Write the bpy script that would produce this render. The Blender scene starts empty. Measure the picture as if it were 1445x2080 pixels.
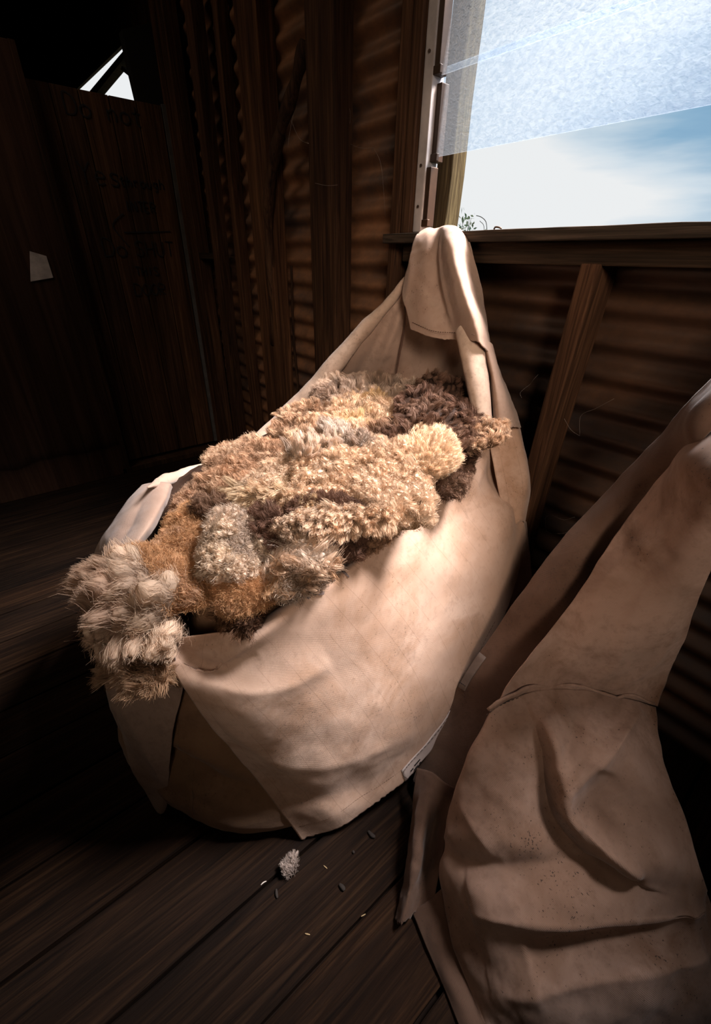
import bpy, math, random
import numpy as np
from mathutils import Vector, noise, Matrix

sc = bpy.context.scene
COL = sc.collection
# ------------------------------------------------------------------ camera
cam_d = bpy.data.cameras.new('camera'); cam = bpy.data.objects.new('camera', cam_d); COL.objects.link(cam)
cam_d.sensor_fit = 'HORIZONTAL'; cam_d.sensor_width = 36.0
cam_d.lens = 36.0 * 875.39 / 1445.0
cam_d.clip_start = 0.02; cam_d.clip_end = 500
_p, _r, _y = math.radians(30.424), math.radians(1.1023), math.radians(-50.2715)
_f = Vector((math.sin(_y) * math.cos(_p), math.cos(_y) * math.cos(_p), -math.sin(_p)))
_rt = Vector((math.cos(_y), -math.sin(_y), 0)); _up = _rt.cross(_f)
_r2 = _rt * math.cos(_r) + _up * math.sin(_r); _u2 = _r2.cross(_f)
cam.matrix_world = Matrix(((_r2.x, _u2.x, -_f.x, 0), (_r2.y, _u2.y, -_f.y, 0), (_r2.z, _u2.z, -_f.z, 1.2), (0, 0, 0, 1)))
sc.camera = cam
sc.view_settings.view_transform = 'Standard'
sc.view_settings.look = 'None'
sc.view_settings.gamma = 1.0
sc.view_settings.use_curve_mapping = False
sc.view_settings.exposure = 0.0

# ------------------------------------------------------------------ node helpers
def new_mat(name):
    m = bpy.data.materials.new(name); m.use_nodes = True
    nt = m.node_tree; nt.nodes.clear()
    out = nt.nodes.new('ShaderNodeOutputMaterial')
    return m, nt, out
def N(nt, typ, **kw):
    n = nt.nodes.new(typ)
    for k, v in kw.items():
        if k.startswith('i_'):
            n.inputs[int(k[2:]) if k[2:].isdigit() else k[2:].replace('_', ' ')].default_value = v
        else: setattr(n, k, v)
    return n
def L(nt, a, b): nt.links.new(a, b)
def ramp(nt, fac, stops):
    r = nt.nodes.new('ShaderNodeValToRGB'); el = r.color_ramp.elements
    while len(el) < len(stops): el.new(0.5)
    for e, (p, c) in zip(el, stops):
        e.position = p; e.color = (*c, 1) if len(c) == 3 else c
    L(nt, fac, r.inputs[0]); return r.outputs[0]
def math_n(nt, op, a, b=None, c=None):
    n = nt.nodes.new('ShaderNodeMath'); n.operation = op
    for i, v in enumerate((a, b, c)):
        if v is None: continue
        if isinstance(v, (int, float)): n.inputs[i].default_value = v
        else: L(nt, v, n.inputs[i])
    return n.outputs[0]
def mixc(nt, fac, a, b, mode='MIX'):
    n = nt.nodes.new('ShaderNodeMix'); n.data_type = 'RGBA'; n.blend_type = mode
    for s, v in ((0, fac), (6, a), (7, b)):
        if isinstance(v, (int, float)): n.inputs[s].default_value = v
        elif isinstance(v, tuple): n.inputs[s].default_value = (*v, 1)
        else: L(nt, v, n.inputs[s])
    return n.outputs[2]
def noise_n(nt, vec, scale, detail=4, rough=.55, dist=0.0):
    n = nt.nodes.new('ShaderNodeTexNoise'); n.inputs['Scale'].default_value = scale
    n.inputs['Detail'].default_value = detail; n.inputs['Roughness'].default_value = rough
    n.inputs['Distortion'].default_value = dist
    if vec is not None: L(nt, vec, n.inputs['Vector'])
    return n.outputs['Fac']
def mapped(nt, vec, scale=(1, 1, 1), loc=(0, 0, 0), rot=(0, 0, 0)):
    n = nt.nodes.new('ShaderNodeMapping'); n.inputs['Scale'].default_value = scale
    n.inputs['Location'].default_value = loc; n.inputs['Rotation'].default_value = rot
    L(nt, vec, n.inputs['Vector']); return n.outputs[0]

# ------------------------------------------------------------------ world: bright cloud low down, blue to the right
w = bpy.data.worlds.new('sky'); sc.world = w; w.use_nodes = True
nt = w.node_tree; nt.nodes.clear()
wo = nt.nodes.new('ShaderNodeOutputWorld'); bg = nt.nodes.new('ShaderNodeBackground'); L(nt, bg.outputs[0], wo.inputs[0])
tc = nt.nodes.new('ShaderNodeTexCoord'); sp = nt.nodes.new('ShaderNodeSeparateXYZ'); L(nt, tc.outputs['Generated'], sp.inputs[0])
az = math_n(nt, 'ARCTAN2', sp.outputs[0], sp.outputs[1])
cv = nt.nodes.new('ShaderNodeCombineXYZ'); L(nt, math_n(nt, 'MULTIPLY', az, 1.6), cv.inputs[0]); L(nt, math_n(nt, 'MULTIPLY', sp.outputs[2], 9.0), cv.inputs[1])
cn = noise_n(nt, cv.outputs[0], 1.6, 5, .5)
az2 = math_n(nt, 'MULTIPLY_ADD', az, 3.0, 1.72)                 # 0 near az -31 deg, 1 near az 0
hz = math_n(nt, 'MULTIPLY', math_n(nt, 'ABSOLUTE', math_n(nt, 'SUBTRACT', sp.outputs[2], 0.20)), -3.6)
fac = math_n(nt, 'ADD', math_n(nt, 'ADD', az2, hz), math_n(nt, 'MULTIPLY', math_n(nt, 'SUBTRACT', cn, .5), 1.5))
skyc = ramp(nt, fac, [(0.0, (.84, .86, .87)), (0.3, (.62, .72, .80)), (0.65, (.27, .45, .62)), (0.95, (.16, .34, .54))])
L(nt, skyc, bg.inputs[0]); bg.inputs[1].default_value = 1.0

# ------------------------------------------------------------------ lights
def area(name, loc, target, sx, sy, power, col, spread=180):
    d = bpy.data.lights.new(name, 'AREA'); d.shape = 'RECTANGLE'; d.size = sx; d.size_y = sy; d.energy = power; d.color = col
    o = bpy.data.objects.new(name, d); COL.objects.link(o); o.location = loc
    d.spread = math.radians(spread); o.rotation_euler = (Vector(target) - Vector(loc)).to_track_quat('-Z', 'Y').to_euler(); return o
area('daylight_outside_window', (.1, 1.85, 3.05), (-.86, .76, .9), 1.1, .7, 60, (1, .81, .72), 44)
area('added_fill_over_left_wall', (-2.0, -.55, 2.93), (-2.1, 1.0, .5), 1.0, .5, 4.3, (1, .76, .56), 105)  # added fill to bring out the corrugations; the roof has no skylight
area('added_fill_from_right', (1.5, -.9, 2.3), (-.66, .95, .95), .6, .9, 4.4, (1, .80, .66), 40)  # added soft fill from camera right; no doorway stands there

# ------------------------------------------------------------------ object helpers
def tag(o, label=None, cat=None, group=None, kind=None):
    if label: o['label'] = label
    if cat: o['category'] = cat
    if group: o['group'] = group
    if kind: o['kind'] = kind
    return o
def empty(name, loc, label, cat, group=None):
    o = bpy.data.objects.new(name, None); COL.objects.link(o); o.location = loc; o.empty_display_size = .1
    return tag(o, label, cat, group)
def link_mesh(name, verts, faces, mat, parent=None, smooth=False, uv=None):
    me = bpy.data.meshes.new(name); me.from_pydata([tuple(v) for v in verts], [], [tuple(f) for f in faces]); me.update()
    if mat: me.materials.append(mat)
    if smooth: me.polygons.foreach_set('use_smooth', [True] * len(me.polygons))
    if uv is not None:
        ul = me.uv_layers.new(name='UVMap'); li = np.zeros(len(me.loops), dtype=np.int32); me.loops.foreach_get('vertex_index', li)
        ul.data.foreach_set('uv', np.asarray(uv, dtype=np.float32)[li].ravel())
    o = bpy.data.objects.new(name, me); COL.objects.link(o)
    if parent: attach(o, parent)
    return o
def attach(o, parent):
    o.parent = parent
    o.matrix_parent_inverse = Matrix.Translation(-Vector(parent.location)) if parent.type == 'EMPTY' else Matrix()
class MB:
    def __init__(s): s.v = []; s.f = []
    def box(s, x0, x1, y0, y1, z0, z1):
        b = len(s.v)
        s.v += [(x, y, z) for z in (z0, z1) for y in (y0, y1) for x in (x0, x1)]
        s.f += [(b, b + 2, b + 3, b + 1), (b + 4, b + 5, b + 7, b + 6), (b, b + 1, b + 5, b + 4), (b + 2, b + 6, b + 7, b + 3), (b, b + 4, b + 6, b + 2), (b + 1, b + 3, b + 7, b + 5)]
    def quadbox(s, pts, th):  # 4 points + thickness vector
        b = len(s.v); t = Vector(th)
        s.v += [tuple(Vector(p)) for p in pts] + [tuple(Vector(p) + t) for p in pts]
        s.f += [(b, b + 1, b + 2, b + 3), (b + 7, b + 6, b + 5, b + 4)] + [(b + i, b + 4 + i, b + 4 + (i + 1) % 4, b + (i + 1) % 4) for i in range(4)]
    def tube(s, pts, rad, n=10, flat=None, cap=True):
        pts = [Vector(p) for p in pts]; b = len(s.v); m = len(pts)
        ref = Vector((0.13, .2, 1)).normalized()
        for i, p in enumerate(pts):
            t = (pts[min(i + 1, m - 1)] - pts[max(i - 1, 0)]).normalized()
            a = t.cross(ref)
            if a.length < .1: a = t.cross(Vector((1, 0, 0)))
            a.normalize(); c = t.cross(a)
            r = rad[i] if isinstance(rad, (list, tuple)) else rad
            for k in range(n):
                an = 2 * math.pi * k / n
                s.v.append(tuple(p + a * r * math.cos(an) + c * r * math.sin(an) * (flat or 1)))
        for i in range(m - 1):
            for k in range(n):
                s.f.append((b + i * n + k, b + i * n + (k + 1) % n, b + (i + 1) * n + (k + 1) % n, b + (i + 1) * n + k))
        if cap:
            s.f.append(tuple(b + k for k in range(n))[::-1]); s.f.append(tuple(b + (m - 1) * n + k for k in range(n)))
    def build(s, name, mat, parent=None, smooth=False, bevel=0):
        o = link_mesh(name, s.v, s.f, mat, parent, smooth)
        if bevel:
            md = o.modifiers.new('bevel', 'BEVEL'); md.width = bevel; md.segments = 2; md.limit_method = 'ANGLE'
        return o
def catmull(P, t):
    n = len(P) - 1; t = min(max(t, 0), 1) * n; i = min(int(t), n - 1); u = t - i
    p1, p2 = P[i], P[i + 1]; p0 = P[i - 1] if i > 0 else 2 * p1 - p2; p3 = P[i + 2] if i + 2 <= n else 2 * p2 - p1
    return .5 * ((2 * p1) + (p2 - p0) * u + (2 * p0 - 5 * p1 + 4 * p2 - p3) * u * u + (3 * p1 - p0 - 3 * p2 + p3) * u ** 3)
def path(pts, n): 
    P = [np.array(p, float) for p in pts]; return [tuple(catmull(P, i / (n - 1))) for i in range(n)]
def patch(ctrl, nu, nv):
    rows = [[np.array(p, float) for p in r] for r in ctrl]
    R = [np.array([catmull(r, j / (nu - 1)) for j in range(nu)]) for r in rows]
    return np.array([catmull(R, i / (nv - 1)) for i in range(nv)])      # nv, nu, 3
def normals(G, wrap=False):
    du = np.gradient(G, axis=1); 
    if wrap: du = (np.roll(G, -1, 1) - np.roll(G, 1, 1)) / 2
    dv = np.gradient(G, axis=0); n = np.cross(du, dv)
    return n / (np.linalg.norm(n, axis=2, keepdims=True) + 1e-9)
def apply_folds(G, folds, flip=1, wrap=False, lo=0):
    """fold = (kind, polyline, width, height[, side vector])"""
    G = G.copy(); Nn = normals(G, wrap) * flip; base = G.copy(); flat = base.reshape(-1, 3)
    for fo in folds:
        kind, pl, wd, ht = fo[:4]
        pts = np.array(path(pl, 170))
        sn = np.array([np.argmin(((flat - p) ** 2).sum(1)) for p in pts])
        pts = flat[sn]; nn = Nn.reshape(-1, 3)[sn]
        k = np.ones(25) / 25
        pts = np.stack([np.convolve(np.pad(pts[:, c], 12, mode='edge'), k, 'valid') for c in range(3)], 1); nn = np.stack([np.convolve(np.pad(nn[:, c], 12, mode='edge'), k, 'valid') for c in range(3)], 1)
        tg = np.gradient(pts, axis=0); tg /= np.linalg.norm(tg, axis=1, keepdims=True) + 1e-9
        d = flat[:, None, :] - pts[None]; D = (d ** 2).sum(2); idx = D.argmin(1); dist = np.sqrt(D.min(1))
        side = np.cross(nn[idx], tg[idx]); sd = (d[np.arange(len(flat)), idx] * side).sum(1)
        s = np.sign(sd) * dist
        tt = idx / (len(pts) - 1); taper = np.sin(np.clip(tt, 0.0, 1) * math.pi) ** .6 * .85 + .15
        if kind == 'ridge': dsp = np.exp(-(dist / wd) ** 2)
        elif kind == 'valley': dsp = -np.exp(-(dist / wd))
        elif kind == 'lip':     # steep on the negative side, gentle on the positive side
            dsp = np.where(s > 0, np.exp(-(s / wd) ** 2), np.exp(-(s / (wd * .16)) ** 2)) - .5 * np.where(s < 0, np.exp(-((s + wd * .35) / (wd * .35)) ** 2), 0)
        elif kind == 'piril': dsp = np.where(s < 0, np.exp(-(s / wd) ** 2), np.exp(-(s / (wd * .16)) ** 2)) - .5 * np.where(s > 0, np.exp(-((s - wd * .35) / (wd * .35)) ** 2), 0)
        h_ = (dsp * taper * ht).reshape(G.shape[:2])
        for _k in range(2):
            q = np.pad(h_, 1, mode='edge'); h_ = (q[:-2, 1:-1] + q[2:, 1:-1] + q[1:-1, :-2] + q[1:-1, 2:] + 2 * h_) / 6
        G += Nn * h_[..., None]
    return G
def wrinkle(G, amp, scale, seed=0, stretch=(1, 1, 1), flip=1, wrap=False):
    Nn = normals(G, wrap) * flip; out = G.copy()
    for i in range(G.shape[0]):
        for j in range(G.shape[1]):
            p = Vector(G[i, j]) ; q = Vector((p.x * stretch[0], p.y * stretch[1], p.z * stretch[2])) * scale + Vector((seed, seed * 1.7, 0))
            out[i, j] += Nn[i, j] * (amp * (noise.noise(q) + .45 * noise.noise(q * 2.3) + .2 * noise.noise(q * 5.1)))
    return out
def cloth(name, ctrl, nu, nv, mat, parent=None, folds=(), wr=(0.004, 9), seed=0, th=.0025, flip=1, ragged=0, wrap=False, stretch=(1, 1, 1)):
    G = patch(ctrl, nu, nv) if not isinstance(ctrl, np.ndarray) else ctrl
    nv, nu = G.shape[:2]
    if folds: G = apply_folds(G, folds, flip, wrap)
    if wr[0]: G = wrinkle(G, wr[0], wr[1], seed, stretch, flip, wrap)
    if ragged:
        rnd = random.Random(seed)
        off = [ragged * (noise.noise(Vector((j * .35, seed, 0))) + .12 * rnd.uniform(-1, 1)) for j in range(nu)]
        dv = G[-1] - G[-2]; dv /= np.linalg.norm(dv, axis=1, keepdims=True) + 1e-9
        for k in range(1, 4): G[-k] += dv * (np.array(off) * (4 - k) / 3)[:, None]
    U = np.concatenate([[0], np.cumsum(np.linalg.norm(np.diff(G[nv // 2], axis=0), axis=1))])
    V = np.concatenate([[0], np.cumsum(np.linalg.norm(np.diff(G[:, nu // 2], axis=0), axis=1))])
    uv = np.stack(np.meshgrid(U, V), 2).reshape(-1, 2)
    F = [(i * nu + j, i * nu + j + 1, (i + 1) * nu + j + 1, (i + 1) * nu + j) for i in range(nv - 1) for j in range(nu - 1)]
    o = link_mesh(name, G.reshape(-1, 3), F, mat, parent, True, uv)
    md = o.modifiers.new('solid', 'SOLIDIFY'); md.thickness = th; md.offset = -flip
    return o, G

# ------------------------------------------------------------------ materials
def wood(name, c0, c1, c2, axis=2, rough=.8, gscale=1.0, grime=.5, bump=.4):
    m, nt, out = new_mat(name)
    tc = nt.nodes.new('ShaderNodeTexCoord'); gi = nt.nodes.new('ShaderNodeObjectInfo')
    s = [70 * gscale] * 3; s[axis] = 2.4 * gscale
    ge = nt.nodes.new('ShaderNodeNewGeometry')
    v = mapped(nt, tc.outputs['Object'], tuple(s))
    rnd = nt.nodes.new('ShaderNodeAttribute'); rnd.attribute_name = 'plank'
    add = nt.nodes.new('ShaderNodeVectorMath'); add.operation = 'ADD'; L(nt, v, add.inputs[0])
    sc_ = math_n(nt, 'MULTIPLY', rnd.outputs['Fac'], 61.0); L(nt, sc_, add.inputs[1])
    g = noise_n(nt, add.outputs[0], 1.0, 6, .65, 1.2)
    s2 = [6.0] * 3; s2[axis] = .8
    g2 = noise_n(nt, mapped(nt, tc.outputs['Object'], tuple(s2)), 1.3, 4, .6, .3)
    col = ramp(nt, g, [(.30, c0), (.5, c1), (.72, c2)])
    gm = ramp(nt, g2, [(.35, (1 - grime,) * 3), (.65, (1.15,) * 3)])
    col = mixc(nt, 1.0, col, gm, 'MULTIPLY')
    tint = ramp(nt, rnd.outputs['Fac'], [(0, (.75, .75, .78)), (1, (1.2, 1.12, 1.05))])
    col = mixc(nt, 1.0, col, tint, 'MULTIPLY')
    bs = N(nt, 'ShaderNodeBsdfPrincipled'); bs.inputs['Roughness'].default_value = rough; bs.inputs['Specular IOR Level'].default_value = .1
    L(nt, col, bs.inputs['Base Color'])
    bp = N(nt, 'ShaderNodeBump'); bp.inputs['Strength'].default_value = bump; bp.inputs['Distance'].default_value = .004; L(nt, g, bp.inputs['Height']); L(nt, bp.outputs[0], bs.inputs['Normal'])
    L(nt, bs.outputs[0], out.inputs[0]); return m
def plain(name, col, rough=.7, metal=0, nscale=20, var=.25, bump=.2):
    m, nt, out = new_mat(name); tc = nt.nodes.new('ShaderNodeTexCoord')
    n = noise_n(nt, tc.outputs['Object'], nscale, 5, .6)
    c = ramp(nt, n, [(.3, tuple(x * (1 - var) for x in col)), (.7, tuple(min(1, x * (1 + var)) for x in col))])
    bs = N(nt, 'ShaderNodeBsdfPrincipled'); bs.inputs['Roughness'].default_value = rough; bs.inputs['Metallic'].default_value = metal
    L(nt, c, bs.inputs['Base Color'])
    bp = N(nt, 'ShaderNodeBump'); bp.inputs['Strength'].default_value = bump; bp.inputs['Distance'].default_value = .002; L(nt, n, bp.inputs['Height']); L(nt, bp.outputs[0], bs.inputs['Normal'])
    L(nt, bs.outputs[0], out.inputs[0]); return m
def canvas(name, light, mid, stain, lines=True, dirt=.5, seed=0.0, specks=.5, smid=.5, line_gap=.047, transl=.12):
    m, nt, out = new_mat(name)
    tc = nt.nodes.new('ShaderNodeTexCoord'); uvv = tc.outputs['UV']; ob = mapped(nt, tc.outputs['Object'], (1, 1, 1), (seed, seed * .7, 0))
    big = noise_n(nt, ob, 3.4, 5, .6, .4); medn = noise_n(nt, ob, 7, 5, .62, .5)
    fine = noise_n(nt, ob, 60, 4, .7); sp_ = noise_n(nt, ob, 210, 2, .6)
    col = ramp(nt, big, [(.32, mid), (.58, light)])
    col = mixc(nt, math_n(nt, 'MULTIPLY', ramp(nt, medn, [(smid, (0, 0, 0)), (smid + .22, (1, 1, 1))]), dirt), col, stain)
    huge = noise_n(nt, ob, 1.7, 4, .6, .6)
    col = mixc(nt, math_n(nt, 'MULTIPLY', ramp(nt, huge, [(.44, (0, 0, 0)), (.66, (1, 1, 1))]), dirt), col, tuple(a_ * .5 + b_ * .5 for a_, b_ in zip(mid, stain)))
    grime = math_n(nt, 'MULTIPLY', ramp(nt, math_n(nt, 'MULTIPLY', fine, math_n(nt, 'ADD', big, .5)), [(.52, (0, 0, 0)), (.70, (1, 1, 1))]), .22)
    col = mixc(nt, grime, col, tuple(x * .45 for x in stain))
    spk = math_n(nt, 'MULTIPLY', ramp(nt, math_n(nt, 'MULTIPLY', sp_, math_n(nt, 'ADD', medn, .5)), [(.70, (0, 0, 0)), (.76, (1, 1, 1))]), specks)
    col = mixc(nt, spk, col, (.05, .03, .02))
    uvs = nt.nodes.new('ShaderNodeSeparateXYZ'); L(nt, uvv, uvs.inputs[0])
    # weave
    wu = math_n(nt, 'SINE', math_n(nt, 'MULTIPLY', uvs.outputs[0], 2 * math.pi / .0034)); wv = math_n(nt, 'SINE', math_n(nt, 'MULTIPLY', uvs.outputs[1], 2 * math.pi / .0034))
    weave = math_n(nt, 'MULTIPLY', wu, wv)
    col = mixc(nt, math_n(nt, 'MULTIPLY_ADD', weave, .09, .09), col, tuple(x * .55 for x in mid))
    if lines:
        fu = math_n(nt, 'ABSOLUTE', math_n(nt, 'SUBTRACT', math_n(nt, 'FRACT', math_n(nt, 'DIVIDE', uvs.outputs[0], line_gap)), .5))
        ln = math_n(nt, 'LESS_THAN', fu, .010); br = ramp(nt, medn, [(.40, (0, 0, 0)), (.50, (1, 1, 1))])
        fv = math_n(nt, 'ABSOLUTE', math_n(nt, 'SUBTRACT', math_n(nt, 'FRACT', math_n(nt, 'DIVIDE', uvs.outputs[1], .055)), .5))
        ln2 = math_n(nt, 'MULTIPLY', math_n(nt, 'LESS_THAN', fv, .009), .35)
        lf = math_n(nt, 'MULTIPLY', math_n(nt, 'MAXIMUM', ln, ln2), math_n(nt, 'MULTIPLY_ADD', br, .3, .12))
        col = mixc(nt, lf, col, tuple(x * .5 for x in stain))
    df = N(nt, 'ShaderNodeBsdfPrincipled'); df.inputs['Roughness'].default_value = .85; df.inputs['Specular IOR Level'].default_value = .2
    df.inputs['Sheen Weight'].default_value = .15
    L(nt, col, df.inputs['Base Color'])
    tr = N(nt, 'ShaderNodeBsdfTranslucent'); L(nt, mixc(nt, 1.0, col, (1, .72, .5), 'MULTIPLY'), tr.inputs[0])
    mx = N(nt, 'ShaderNodeMixShader'); mx.inputs[0].default_value = transl; L(nt, df.outputs[0], mx.inputs[1]); L(nt, tr.outputs[0], mx.inputs[2])
    hgt = math_n(nt, 'ADD', math_n(nt, 'MULTIPLY', weave, .10), math_n(nt, 'ADD', math_n(nt, 'MULTIPLY', fine, .35), math_n(nt, 'MULTIPLY', medn, 2.0)))
    bp = N(nt, 'ShaderNodeBump'); bp.inputs['Strength'].default_value = .35; bp.inputs['Distance'].default_value = .0035; L(nt, hgt, bp.inputs['Height'])
    L(nt, bp.outputs[0], df.inputs['Normal']); L(nt, bp.outputs[0], tr.inputs['Normal'])
    L(nt, mx.outputs[0], out.inputs[0]); return m

M = {}
M['stud'] = wood('rough_sawn_timber', (.018, .0095, .005), (.062, .030, .015), (.13, .066, .032), 2)
M['stud_h'] = wood('rough_sawn_rail', (.012, .008, .005), (.04, .024, .013), (.085, .05, .028), 0)
M['sill'] = wood('weathered_sill_timber', (.012, .009, .006), (.045, .032, .021), (.11, .075, .05), 0)
M['door'] = wood('door_boards', (.028, .015, .008), (.075, .038, .019), (.14, .075, .038), 2, gscale=.8)
M['ply'] = wood('stained_sheet', (.035, .017, .009), (.07, .034, .018), (.11, .055, .03), 2, gscale=.35, grime=.4)
M['floor'] = wood('floor_boards', (.005, .0022, .001), (.016, .0074, .0034), (.040, .0195, .0085), 1, gscale=1.3, grime=.55, bump=.8)
M['post'] = wood('lichened_outdoor_post', (.02, .015, .008), (.06, .05, .026), (.13, .115, .06), 2, gscale=1.5)
M['dark'] = plain('dark_void', (.006, .004, .003), .9)
M['grey'] = plain('grey_metal_strip', (.11, .105, .10), .5, .3)
M['white'] = plain('white_painted_track', (.40, .36, .34), .45, 0, 9, .3)
M['bronze'] = plain('brown_louvre_clip', (.035, .018, .009), .5, .4)
M['paper'] = plain('paper', (.55, .48, .42), .8)
M['lab'] = plain('label_cloth', (.50, .42, .39), .7, 0, 30, .12)
M['lab_dim'] = plain('label_cloth_shaded', (.16, .12, .10), .8)  # label cloth darkened so the rear tag stays dim, as if shaded
M['ink'] = plain('ink', (.01, .008, .008), .8)
M['marker'] = plain('marker_pen', (.17, .12, .105), .9, 0, 300, .5)
M['steel'] = plain('rusty_nail', (.09, .06, .045), .5, .7)
M['leaf'] = plain('bush_leaf', (.40, .43, .20), .7)
M['twig'] = plain('bush_twig', (.12, .08, .05), .8)
M['dung'] = plain('dung', (.02, .013, .009), .9)
M['straw'] = plain('straw', (.35, .24, .12), .8)
M['web'] = plain('cobweb', (.30, .26, .23), .9)
M['canvas'] = canvas('canvas_pale_stained', (.66, .46, .345), (.54, .35, .245), (.40, .22, .12), True, .75, 0.0, .5, .44)  # pale canvas with brown stains for the side and back panels
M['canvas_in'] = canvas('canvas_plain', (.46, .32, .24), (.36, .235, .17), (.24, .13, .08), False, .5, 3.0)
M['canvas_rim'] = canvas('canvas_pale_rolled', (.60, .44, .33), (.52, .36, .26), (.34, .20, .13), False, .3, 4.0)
M['canvas_low'] = canvas('canvas_brown_stained', (.33, .185, .10), (.22, .12, .06), (.13, .065, .032), False, .5, 5.0)  # darker, browner canvas for the sack body, with random stains
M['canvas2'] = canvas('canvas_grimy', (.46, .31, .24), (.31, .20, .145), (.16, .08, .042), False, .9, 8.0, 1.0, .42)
M['canvas2_dark'] = canvas('canvas_grimy_shaded', (.16, .095, .065), (.11, .062, .04), (.07, .035, .02), False, .7, 11.0, .8)  # grimy canvas, also darkened for the shadow the rear panel hangs in
M['stitch'] = plain('stitching', (.09, .045, .028), .9)
M['stitch_dark'] = plain('stitching_dark', (.05, .03, .02), .9)

# corrugated iron
def corr_mat():
    m, nt, out = new_mat('rusty_corrugated_iron'); tc = nt.nodes.new('ShaderNodeTexCoord')
    a = noise_n(nt, mapped(nt, tc.outputs['Object'], (1, 1, 2.5)), 3.0, 6, .6); b = noise_n(nt, tc.outputs['Object'], 45, 4, .7)
    col = ramp(nt, math_n(nt, 'ADD', math_n(nt, 'MULTIPLY', a, .75), math_n(nt, 'MULTIPLY', b, .25)), [(.36, (.07, .045, .035)), (.5, (.15, .072, .036)), (.66, (.26, .115, .05))])
    bs = N(nt, 'ShaderNodeBsdfPrincipled'); bs.inputs['Roughness'].default_value = .55; bs.inputs['Metallic'].default_value = .25
    L(nt, col, bs.inputs['Base Color'])
    bp = N(nt, 'ShaderNodeBump'); bp.inputs['Strength'].default_value = .25; bp.inputs['Distance'].default_value = .002; L(nt, b, bp.inputs['Height']); L(nt, bp.outputs[0], bs.inputs['Normal'])
    L(nt, bs.outputs[0], out.inputs[0]); return m
M['corr'] = corr_mat()

# ------------------------------------------------------------------ room shell
def plank_attr(o, vals):  # one value per vertex
    at = o.data.attributes.new('plank', 'FLOAT', 'POINT'); at.data.foreach_set('value', vals)
rnd = random.Random(4)
# floor boards run towards the window wall
edges = [-4.4 + .17 * i for i in range(12)]
edges = [e for e in edges if e < -2.9] + [-2.84, -2.65, -2.48, -2.31, -2.14, -1.965, -1.80, -1.633, -1.47, -1.302, -1.131, -.955, -.784, -.609, -.427, -.252, -.075, .1, .275, .45, .625, .8, .975, 1.15, 1.325, 1.5, 1.7]
mb = MB(); vals = []
for a, b in zip(edges[:-1], edges[1:]):
    y = -2.3; joints = [rnd.uniform(-1.4, -.6)]
    segs = [(-2.3, joints[0]), (joints[0], 1.22)]
    for (ya, yb) in segs:
        r = rnd.random(); wob = rnd.uniform(-.0015, .0015); g = .0028 + rnd.random() * .002
        n = 16
        bb = len(mb.v)
        for i in range(n + 1):
            yy = ya + (yb - ya) * i / n
            e1 = a + g + .002 * noise.noise(Vector((a * 9, yy * 5, 0))) ; e2 = b - g + .002 * noise.noise(Vector((b * 7, yy * 5, 3)))
            mb.v += [(e1, yy, -.022), (e1, yy, wob - .0015), (e1 + .003, yy, wob), (e2 - .003, yy, wob), (e2, yy, wob - .0015), (e2, yy, -.022)]
        for i in range(n):
            for k in range(5): q = bb + i * 6 + k; mb.f.append((q, q + 1, q + 7, q + 6))
        mb.f.append((bb, bb+5, bb+4, bb+3, bb+2, bb+1)); q = bb + n * 6; mb.f.append((q, q+1, q+2, q+3, q+4, q+5))
        vals += [r] * (6 * (n + 1))
b0 = len(mb.v); mb.box(-6.0, 1.7, -2.3, 1.26, -.06, -.0215); vals += [0.0] * 8
fl = mb.build('floor', M['floor'], None); fl['kind'] = 'structure'; plank_attr(fl, vals)

def corr(name, x0, x1, z0, z1, y, pitch=.0775, amp=.0115, n=None):
    nz = int((z1 - z0) / pitch * 10); v = []; f = []
    nx = 24
    for i in range(nz + 1):
        z = z0 + (z1 - z0) * i / nz
        for j in range(nx + 1):
            x = x0 + (x1 - x0) * j / nx
            v.append((x, y + amp * math.sin(2 * math.pi * (z - .048) / pitch) + .0015 * noise.noise(Vector((x * 4, 0, z * 3))), z))
    for i in range(nz):
        for j in range(nx): q = i * (nx + 1) + j; f.append((q, q + nx + 1, q + nx + 2, q + 1))
    o = link_mesh(name, v, f, M['corr'], None, True)
    md = o.modifiers.new('solid', 'SOLIDIFY'); md.thickness = .002; md.offset = 1
    return o
WX0, WX1, WZ0, WZ1 = -1.115, 1.0, 1.27, 2.5
M['corr_shaded'] = M['corr'].copy()  # copy of the same iron, darkened to hold the shade under the sill
for n_ in M['corr_shaded'].node_tree.nodes:
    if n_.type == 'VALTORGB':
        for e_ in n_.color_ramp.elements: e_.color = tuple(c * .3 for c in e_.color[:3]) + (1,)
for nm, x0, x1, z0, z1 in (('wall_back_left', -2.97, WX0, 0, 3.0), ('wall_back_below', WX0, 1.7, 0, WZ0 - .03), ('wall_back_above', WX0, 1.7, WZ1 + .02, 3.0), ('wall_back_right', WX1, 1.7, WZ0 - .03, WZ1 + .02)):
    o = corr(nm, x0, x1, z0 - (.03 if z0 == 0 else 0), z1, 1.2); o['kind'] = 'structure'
    if 'below' in nm: o.data.materials[0] = M['corr_shaded']
def struct_box(name, b, mat):
    mb = MB(); mb.box(*b); o = mb.build(name, mat); o['kind'] = 'structure'; return o
struct_box('wall_right', (1.7, 1.74, -2.3, 1.22, -.06, 3.0), M['stud'])
struct_box('wall_front', (-6.0, 1.74, -2.34, -2.3, -.06, 3.0), M['stud'])
struct_box('ceiling', (-6.04, 1.74, -2.34, 1.24, 3.0, 3.04), M['stud_h'])

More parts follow.
